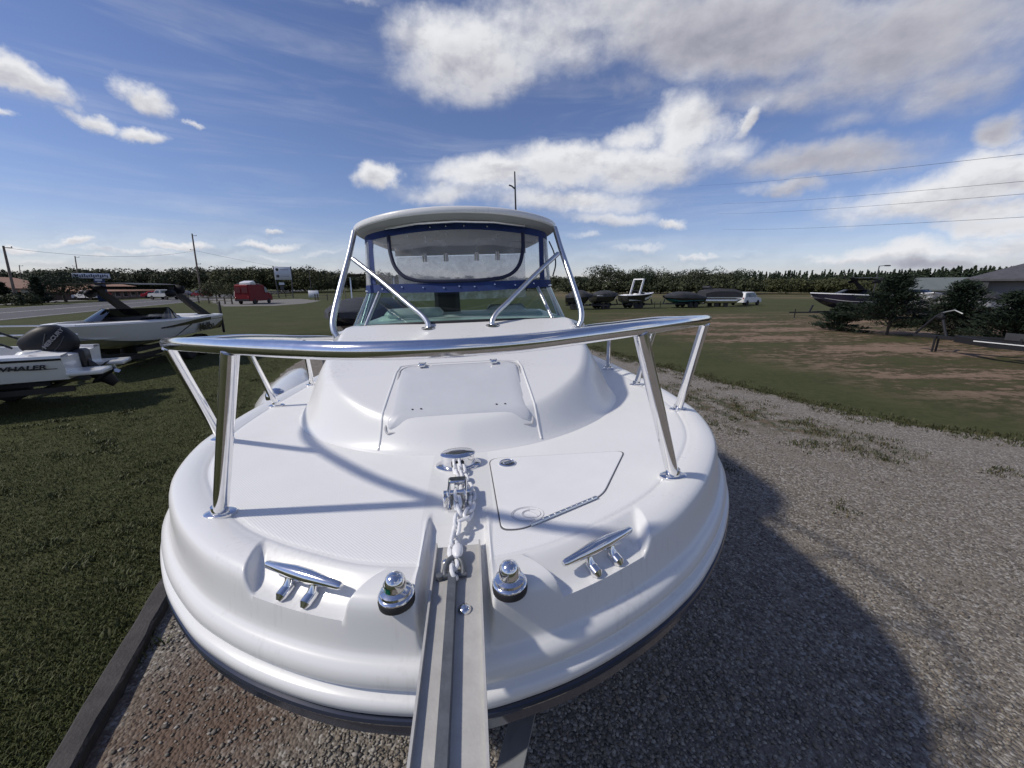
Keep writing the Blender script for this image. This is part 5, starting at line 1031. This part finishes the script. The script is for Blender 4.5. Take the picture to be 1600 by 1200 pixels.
def boat(label, stern, bow, B, zk, zs, zb, hullm, botm, deckm, group=None, stripes=(), cover=None, seats=True, wscreen=True, name='motor_boat', full=.55, trl=True, tl=None, wy=None, steel=None):
    stern = np.array(stern, float); bow = np.array(bow, float); L = np.linalg.norm(bow - stern); d = (bow - stern) / L; rz = math.atan2(d[1], d[0]) - math.pi / 2
    t = thing(name, label, 'boat', (stern[0], stern[1], 0), rz, group); h = Hull(L, B, zk, zs, zb, full); ts = list(np.linspace(0, .9, 22)) + [.93, .96, .98, 1.0]
    b = MB()
    for sg in (-1, 1): b.loft([[h.side(q, v, sg) for v in np.linspace(0, 1, 7)] for q in ts], False, False)
    b.add([h.side(0, v, 1) for v in np.linspace(0, 1, 7)] + [h.side(0, v, -1) for v in np.linspace(1, 0, 7)], [tuple(range(14))]); b.build('hull_side', hullm, t, angle=35)
    b = MB()
    for sg in (-1, 1): b.loft([[h.bottom(q, v, sg) for v in (0, .5, 1)] for q in ts], False, False)
    b.add([h.bottom(0, 1, -1), h.bottom(0, 0, 1), h.bottom(0, 1, 1)], [(0, 1, 2)]); b.build('hull_bottom', botm, t, angle=35)
    b = MB()
    for sg in (-1, 1): b.loft([[h.side(q, 1, sg, .012), h.side(q, 1, sg, .0) + np.array([0, 0, .05]), np.array([sg * max(.0, h.w(q) - .30), h.side(q, 1, sg)[1] - (.12 if q > .95 else 0), h.zsh(q) + .07]), np.array([sg * max(.0, h.w(q) - .34), h.side(q, 1, sg)[1] - (.15 if q > .95 else 0), h.zsh(q) - .25])] for q in ts], False, False)
    b.build('gunwale', deckm, t, angle=40)
    b = MB(); b.loft([[np.array([sg * max(0, h.w(q) - .2), h.side(q, 1, 1)[1], h.zsh(q) - .38]) for sg in (-1, 1)] for q in ts], False, False); b.build('cockpit_floor', deckm, t)
    b = MB(); b.add([h.side(0, .99, 1), h.side(0, .99, -1), h.side(.1, .99, -1) + np.array([.1, 0, .09]), h.side(.1, .99, 1) + np.array([-.1, 0, .09])], [(0, 1, 2, 3)]); b.build('stern_deck', deckm, t)
    for nm, m_, q0, q1, v0, v1, sides in stripes:
        for sg in sides:
            n = 14; b = MB(); rings = []
            for i in range(n + 1):
                u = i / n; q = q0 + (q1 - q0) * u; a0 = np.interp(u, np.linspace(0, 1, len(v0)), v0); a1 = np.interp(u, np.linspace(0, 1, len(v1)), v1); rings.append([h.side(q, a0 + (a1 - a0) * k / 3, sg, .012) for k in range(4)])
            b.loft(rings, False, False); b.build(nm, m_, t)
    if seats:
        for x, y_ in ((-.5, .52), (.5, .52)): MB().bbox((x * B * .5, L * y_, h.zsh(.5) - .15), (B * .26, .5, .55), .1).build('seat', WPLAST, t)
        MB().bbox((0, L * .16, h.zsh(.1) - .1), (B * .7, .55, .45), .1).build('rear_seat', WPLAST, t)
    if wscreen:
        zb_ = h.zsh(.6) + .05; P0 = spline([(-B * .43, L * .40, h.zsh(.4) + .05), (-B * .42, L * .55, zb_), (-B * .25, L * .66, zb_ + .02), (0, L * .69, zb_ + .03), (B * .25, L * .66, zb_ + .02), (B * .42, L * .55, zb_), (B * .43, L * .40, h.zsh(.4) + .05)], 5); P1 = [np.array([p_[0] * .86, p_[1] - .10 - .65 * sm(.40, .66, p_[1] / L), zb_ + .33 * sm(.39, .54, p_[1] / L) + .02]) for p_ in P0]
        b = MB(); b.loft([P0, P1], False, False); wo = b.build('windscreen', TINT, t); MB().tube(P1, .018, 6).build('frame', BLACK, wo)
    if cover:
        rings = []
        for q in ts[:-1]:
            w_ = h.w(q) + .03; zz = h.zsh(q); pk = cover[1] * (sm(-.05, .35, q) * (1 - sm(.55, .98, q))) + .12; y_ = h.side(q, 1, 1)[1]
            rings.append([(w_ * math.cos(a), y_, zz - .14 * (1 if math.sin(a) < .01 else 0) + pk * max(0, math.sin(a)) ** .7 + (nrng.normal(0, .012) if 0 < math.sin(a) < 1 else 0)) for a in np.linspace(0, math.pi, 13)])
        b = MB(); b.loft(rings, False, False); b.add(rings[0], [tuple(range(13))]); b.build('cover', cover[0], t)
    if trl: trailer(tl, stern[0] - d[0] * .0, stern[1], rz, L * .93, B, wy or (L * .28, L * .42), steel=steel)
    return t, h
TINT = mat_clear('tinted_screen', (.05, .055, .07), .03, .08)
HGREY = mat('light_grey_gelcoat', (.50, .51, .53), .25, coat=.5); OFFW = mat('off_white_gelcoat', (.70, .70, .68), .25, coat=.5); BOTG = mat('grey_bottom', (.36, .38, .38), .35, coat=.3); BLKG = mat('black_gelcoat', (.015, .015, .018), .15, coat=.6); TEAL = mat('teal_gelcoat', (.02, .16, .18), .25, coat=.5); NAVY2 = mat('navy_stripe', (.02, .022, .05), .2, coat=.5)
def tower(t, L, B, zb, h, y0, y1, m_, top=True, bent=.35):
    for sg in (-1, 1):
        rings = []
        for u in np.linspace(0, 1, 10):
            y_ = y0 + (y1 - y0) * u; z = zb + h * u; w_ = .66 * (1 - .5 * u) * (1 if u < .9 else .8); x = sg * (B * .46 - bent * .35 * u); rings.append([(x - .07, y_ - w_ / 2, z), (x + .07, y_ - w_ / 2, z), (x + .07, y_ + w_ / 2, z + .05), (x - .07, y_ + w_ / 2, z + .05)])
        MB().loft(rings, True, True).build('tower_arm', m_, t, angle=30)
    xw = B * .46 - bent * .35; MB().bbox((0, y1, zb + h), (2 * xw, .25, .10), .03).build('tower_bar', m_, t)
    for sg in (-1, 1): MB().ell((sg * (xw + .08), y1 + .1, zb + h - .18), (.13, .22, .13)).build('speaker', m_, t); MB().bbox((sg * (xw + .12), y1 - .35, zb + h - .05), (.30, .16, .28), .05).build('board_rack', m_, t)
    if top: MB().loft([[(x, y_, zb + h + .10 + .06 * (1 - (x / 1.1) ** 2)) for x in np.linspace(-1.05, 1.05, 7)] for y_ in (y1 - .6, y1 + .4, y1 + 1.5)], False, False).build('sun_top', COVER, t)
# white wakeboard boat on the lawn
MS, MBW = np.array([-11.35, 17.5]), np.array([-10.55, 10.9])
mt, mh = boat('white wakeboard boat with black tower parked on the lawn at left', MS, MBW, 2.5, .62, 1.34, 1.48, OFFW, BOTG, WPLAST, tl='black trailer under the white wakeboard boat', wy=(2.0, 2.9), full=.5,
    stripes=[('black_stripe', BLKG, .16, .62, (.78, .70, .63, .60), (1.0, .95, .80, .66), (1, -1)), ('black_line', BLKG, .0, .42, (.78, .80, .70, .64), (.81, .83, .73, .66), (1, -1)), ('black_wedge', BLKG, .0, .15, (.0, .0, .0), (.62, .30, .02), (1, -1)), ('black_slash', BLKG, .37, .50, (.62, .32, .0), (.72, .40, .04), (1, -1))])
Lm = float(np.linalg.norm(MBW - MS)); tower(mt, Lm, 2.5, 1.42, 1.02, Lm * .20, Lm * .46, MATT)
sp_ = mh.side(.235, .36, -1, .10); text_mesh('lettering', 'Malibu', .36, BLKG, mt, sp_, (R(90), 0, R(-90)), .25, .004, .012, 1.15)
pm = mat('faint_print', (.12, .12, .12), .6)
for q0, q1 in ((.52, .535), (.54, .575), (.585, .60)): b_ = MB(); b_.loft([[mh.side(q, v, -1, .02) for v in (.60, .66)] for q in np.linspace(q0, q1, 4)], False, False); b_.build('print_mark', pm, mt)
MB().bbox((-1.05, -.12, 1.25), (.10, .08, 1.3), .03).build('rack_pole', BLACK, mt)
# small centre console with outboard at the left edge
WS = np.array([-8.37, 9.35]); WD = np.array([-.92, -.39]); WD /= np.linalg.norm(WD)
wt, wh = boat('small white open boat with black outboard, cut by the left edge', WS, WS + WD * 5.0, 2.0, .48, 1.12, 1.35, OFFW, mat('dark_bottom', (.05, .055, .06), .4), WPLAST, tl='dark trailer under the small white open boat', wy=(1.6,), wscreen=False, full=.6,
    stripes=[('black_rub_rail', BLACK, 0, 1.0, (.90, .90), (.99, .99), (1, -1)), ('pin_line', BLACK, .02, .22, (.52, .52, .60, .74), (.55, .55, .63, .77), (1, -1))], seats=False)
sp_ = wh.side(.115, .64, -1, .04); text_mesh('lettering', 'WHALER', .115, BLACK, wt, sp_, (R(90), 0, R(-90)), .2, .003, .004, 1.5)
MB().bbox((.6, -.25, .78), (.55, .55, .09), .015).build('swim_platform', OFFW, wt); MB().bbox((-.6, -.25, .78), (.55, .55, .09), .015).build('swim_platform', OFFW, wt)
MB().bbox((0, .62, .98), (1.3, .4, .5), .1).build('stern_bench', WPLAST, wt); MB().bbox((.2, 2.2, 1.35), (.8, .9, 1.0), .12).build('console', WPLAST, wt)
for z in (1.62, 1.42): MB().tube(spline([(.9, .3, z), (.92, 1.4, z + .03), (.9, 3.0, z + .06)], 4), .018, 6).build('side_rail', BRUSH, wt)
for k in (0, .45): MB().tube([(.6, .8 + k, 1.2), (.5, 2.4 + k, 2.2)], .022, 6).build('fishing_rod', BLACK, wt)
# outboard: cowl, midsection, propeller; tilted up on its bracket
ob = bpy.data.objects.new('outboard_motor', None); COL.objects.link(ob); ob.parent = wt; ob.location = (0, .30, 1.12); ob.rotation_euler = (R(-40), 0, 0); ob.scale = (.86, .86, .86)
rings = []
for z, ly, lx, oy in ((-.12, .30, .19, 0), (-.05, .40, .25, -.02), (.12, .46, .29, -.05), (.34, .47, .295, -.05), (.52, .43, .27, -.02), (.64, .34, .22, .03), (.70, .20, .13, .07)):
    rings.append([(lx * math.copysign(abs(math.cos(a)) ** .7, math.cos(a)), oy + ly * math.copysign(abs(math.sin(a)) ** .75, math.sin(a)), z) for a in np.linspace(0, 2 * math.pi, 24, endpoint=False)])
MB().loft(rings, True, True).build('cowl', mat('cowl_black', (.011, .012, .015), .5, spec=.3), ob, angle=50)
MB().loft([[(lx * math.cos(a), oy + ly * math.sin(a), z) for a in np.linspace(0, 2 * math.pi, 14, endpoint=False)] for z, ly, lx, oy in ((-.10, .24, .14, 0), (-.35, .20, .10, -.02), (-.75, .17, .06, -.05), (-1.0, .16, .04, -.07), (-1.22, .10, .02, -.06))], True, True).build('midsection', BLACK, ob)
MB().tube([(0, .22, -.88), (0, .1, -.9), (0, -.25, -.9), (0, -.38, -.9)], [.02, .07, .075, .05], 12).build('gearcase', BLACK, ob)
pr = MB()
for k in range(3):
    a = k * 2.094; pr.add([(0, -.36, -.9), (.16 * math.cos(a - .4), -.33, -.9 + .16 * math.sin(a - .4)), (.2 * math.cos(a), -.36, -.9 + .2 * math.sin(a)), (.15 * math.cos(a + .5), -.41, -.9 + .15 * math.sin(a + .5))], [(0, 1, 2, 3), (3, 2, 1, 0)])
pr.build('propeller', BRUSH, ob); MB().box((0, -.18, -.72), (.22, .45, .02)).build('cavitation_plate', BLACK, ob, smooth=False)
text_mesh('cowl_lettering', 'MERCURY', .095, mat('cowl_print', (.22, .22, .23), .4), wt, (-.29, .27, 1.45), (R(90), 0, R(90)), .1, .004, .003, 1.2); q = COL.objects[-1]; q.rotation_euler = Matrix(((0, 0, -1), (-math.cos(R(48)), math.sin(R(48)), 0), (math.sin(R(48)), math.cos(R(48)), 0))).to_euler()
MB().bbox((0, .02, .98), (.36, .2, .4), .04).build('motor_bracket', BLACK, wt)
cm = mat('cowl_trim', (.05, .05, .055), .35)
for sg in (-1, 1): MB().tube(spline([(sg * .262, .30, .02), (sg * .30, .10, .06), (sg * .305, -.20, .10), (sg * .24, -.42, .20)], 5), .008, 6).build('cowl_seam', cm, ob); MB().tube(spline([(sg * .27, .20, .16), (sg * .298, 0, .28), (sg * .285, -.25, .44)], 5), .012, 6).build('cowl_ridge', cm, ob)
MB().bbox((0, .36, .30), (.26, .06, .34), .03).build('cowl_front', cm, ob)
# row of boats behind the field on the right
boat('black and white tower boat, bow to the right, middle of the row', G(972, 482), G(1017, 482) + np.array([.6, 1.0]), 2.4, .6, 1.45, 1.75, BLKG, BOTG, WPLAST, tl='trailer under the black and white tower boat', stripes=[('white_flash', OFFW, .55, .98, (.15, .3, .6), (.45, .75, .95), (1, -1)), ('white_flash', OFFW, .05, .45, (.05, .1, .0), (.3, .2, .02), (1, -1))]); tb_ = [o for o in COL.objects if o.name.startswith('motor_boat')][-1]
MB().loft([[(x, y_, z) for x, y_ in ((-.9, yy - .07), (.9, yy - .07), (.9, yy + .07), (-.9, yy + .07))] for yy, z in ((1.9, 3.2), (1.95, 3.32))], True, True).build('tower_bar', WPLAST, tb_, smooth=False)
for sg in (-1, 1): MB().loft([[(sg * .95 + dx, yy + dy, z) for dx, dy in ((-.05, -.1), (.05, -.1), (.05, .1), (-.05, .1))] for yy, z in ((1.5, 1.5), (1.95, 3.3))], True, True).build('tower_arm', WPLAST, tb_, smooth=False)
boat('dark covered runabout with a white gunwale just right of the cabin', G(925, 482.5), G(968, 482.5) + np.array([0, .8]), 2.3, .6, 1.45, 1.6, BLKG, BLKG, WPLAST, tl='trailer under the dark covered runabout', cover=(COVER, .4), seats=False, wscreen=False)
boat('dark covered boat half hidden behind the right hardtop pipe', G(884, 483), G(926, 483.5), 2.4, .5, 1.4, 1.55, BLKG, BLKG, BLKG, tl='trailer under the half hidden covered boat', cover=(COVER, .5), seats=False, wscreen=False)
boat('black covered boat with a teal stripe in the far row', G(1086, 480) + np.array([.5, 0]), G(1034, 481), 2.4, .45, 1.2, 1.35, BLKG, TEAL, BLKG, tl='trailer under the teal striped boat', cover=(COVER, .5), seats=False, wscreen=False, stripes=[('teal_stripe', TEAL, .05, .95, (.35, .2, .05, .0), (.5, .35, .25, .3), (1, -1))])
# covered pontoon boat
pa, pb = G(1094, 479), G(1150, 479); L_ = np.linalg.norm(pb - pa); d = (pb - pa) / L_; pt_ = thing('pontoon_boat', 'pontoon boat under a dark cover beside the white car', 'boat', (*pa, 0), math.atan2(d[1], d[0]) - math.pi / 2)
for sg in (-1, 1): MB().tube([(sg * .85, -.1, .75), (sg * .85, L_ * .85, .75), (sg * .85, L_ + .1, .95)], [.32, .32, .05], 14).build('pontoon', BRUSH, pt_)
MB().box((0, L_ / 2, 1.12), (2.45, L_, .10)).build('deck', BRUSH, pt_, smooth=False); MB().loft([[(x, y_, z) for x, z in ((-1.22, 1.18), (-1.22, 1.75 + e), (-.8, 2.05 + e), (.8, 2.05 + e), (1.22, 1.75 + e), (1.22, 1.18))] for y_, e in ((0, -.1), (L_ * .2, .1), (L_ * .5, .15), (L_ * .8, .1), (L_, -.15))], True, True).build('cover', COVER, pt_, angle=30)
MB().tube([(-.9, .6, 2.35), (.9, .6, 2.35)], .18, 10).build('folded_bimini', COVER, pt_)
for y_ in (L_ * .35, L_ * .6):
    for sg in (-1, 1): MB().box((sg * .85, y_, .3), (.2, .5, .6)).build('support_block', TIMB, pt_, smooth=False)
# navy bowrider near the spruces
nb, ns = G(1258, 497), G(1352, 497); ns = nb + (ns - nb) / np.linalg.norm(ns - nb) * 7.0
nt_, nh = boat('navy bowrider with white gunwale and black tower behind the small spruce', ns, nb + np.array([0, 0]), 2.5, .75, 1.75, 1.95, NAVY2, NAVY2, WPLAST, tl='trailer under the navy bowrider', stripes=[('white_line', OFFW, .1, .9, (.30, .32, .35), (.36, .38, .41), (1, -1))], cover=None); tower(nt_, 7.0, 2.5, 1.85, 1.15, 1.5, 2.9, MATT)
boat('white covered boat behind the dark spruces, far right row', AT(1405, 478, 46)[:2], AT(1455, 478, 43)[:2], 2.4, .7, 1.7, 2.0, OFFW, OFFW, WPLAST, tl='trailer under the white boat behind the spruces', seats=True)
boat('grey boat in front of the large grey building', AT(1545, 482, 46)[:2], AT(1500, 480, 44)[:2], 2.4, .7, 1.6, 1.8, HGREY, HGREY, WPLAST, tl='trailer under the grey boat by the building', cover=(COVER, .4), seats=False, wscreen=False)
# empty black trailer at the right
ta_, tb2 = G(1428, 546), G(1440, 548); e0 = G(1432, 546); e1 = np.array([18.9, 8.0]); d = (e1 - e0) / np.linalg.norm(e1 - e0); rz = math.atan2(d[1], d[0]) - math.pi / 2
et = thing('empty_trailer', 'long empty black boat trailer with winch stand at the right edge', 'trailer', (*e0, 0), rz)
MB().box((0, .7, .58), (.10, 1.8, .11)).build('tongue', BLACK, et, smooth=False)
for sg in (-1, 1):
    MB().loft([[(sg * k + dx, y_, z) for dx, z in ((-.05, .46), (.05, .46), (.05, .70), (-.05, .70))] for y_, k in ((1.1, .05), (2.4, .75), (8.0, .8))], True, True).build('frame_rail', BLACK, et, smooth=False)
    MB().box((sg * .5, 5.2, .86), (.12, 5.2, .22)).build('bunk', COVER, et, smooth=False); MB().box((sg * .83 + sg * .0, 4.6, .64), (.012, 5.2, .03)).build('reflector_strip', WPLAST, et, smooth=False)
    for y_ in (3.0, 5.0, 7.0): MB().box((sg * .55, y_, .72), (.06, .06, .2)).build('bunk_post', BLACK, et, smooth=False)
    for yy in (6.2, 7.1): wheel(et, sg * 1.05, yy, .34, .22)
    MB().tube([(sg * .1, .55, .0), (sg * .1, .55, .62)], .035, 8).build('jack_leg', BLACK, et)
MB().tube([(0, -.2, .6), (0, .35, 1.35), (0, .55, 1.5)], .045, 8).build('winch_stand', BLACK, et); MB().tube([(0, .8, .62), (0, .5, 1.45)], .05, 8).build('winch_stand', BLACK, et); MB().bbox((0, .5, 1.32), (.18, .22, .16), .03).build('winch', MATT, et); MB().tube([(0, .5, 1.5), (0, .85, 1.62), (0, 1.1, 1.5)], .025, 6).build('bow_stop', TSTEEL, et)
for y_ in (2.6, 5, 7.6): MB().box((0, y_, .585), (1.52, .08, .10)).build('cross_member', BLACK, et, smooth=False)
for k in range(7): MB().box((-.86, 4.6 + k * .17, .585 + .012 * math.sin(k * 2.3)), (.012, .11, .05)).build('print_mark', WPLAST, et, smooth=False)
# covered boat close behind on the left
boat('dark covered boat close behind the cabin boat on the left', np.array([-3.6, 20.0]), np.array([-4.35, 13.2]), 2.3, .6, 1.45, 1.6, BLKG, BLKG, COVER, tl='galvanised trailer under the close covered boat', cover=(COVER, .45), seats=False, wscreen=False, steel=TSTEEL)
cr_ = thing('covered_pontoon', 'dark boat with raised black sun top behind the left pipe', 'boat', (-5.6, 24.5, 0), R(8)); MB().bbox((0, 0, 1.1), (2.5, 6.2, 1.0), .2).build('hull', COVER, cr_); MB().loft([[(x, y_, 3.0 + .1 * (1 - (x / 1.3) ** 2)) for x in np.linspace(-1.25, 1.25, 7)] for y_ in (-3.4, -2, 0)], False, False).build('sun_top', COVER, cr_)
for sg in (-1, 1):
    for y_ in (-3.2, -.2): MB().tube([(sg * 1.15, y_ * .6 - .6, 1.5), (sg * 1.2, y_, 3.0)], .03, 6).build('sun_top_leg', BRUSH, cr_)
for y_ in (-2, 2):
    for sg in (-1, 1): MB().box((sg * .8, y_, .3), (.3, .4, .6)).build('support_block', TIMB, cr_, smooth=False)
# low jet craft beside the flank
jk = thing('small_tender', 'small white and grey tender on the ground beside the left flank', 'boat', (-3.05, 6.3, 0), R(14))
MB().loft([[(w_ * math.cos(a), y_, z0 + hh * max(-.35, math.sin(a))) for a in np.linspace(0, 2 * math.pi, 18, endpoint=False)] for y_, w_, z0, hh in ((0, .36, .45, .30), (.6, .45, .45, .35), (1.5, .46, .45, .36), (2.2, .34, .5, .32), (2.7, .12, .55, .2))], True, True).build('hull', OFFW, jk)
MB().ell((0, .1, .78), (.16, .12, .14)).build('chrome_dome', CHROME, jk); MB().box((0, 1.2, .15), (.5, 1.2, .3)).build('support_block', TIMB, jk, smooth=False)
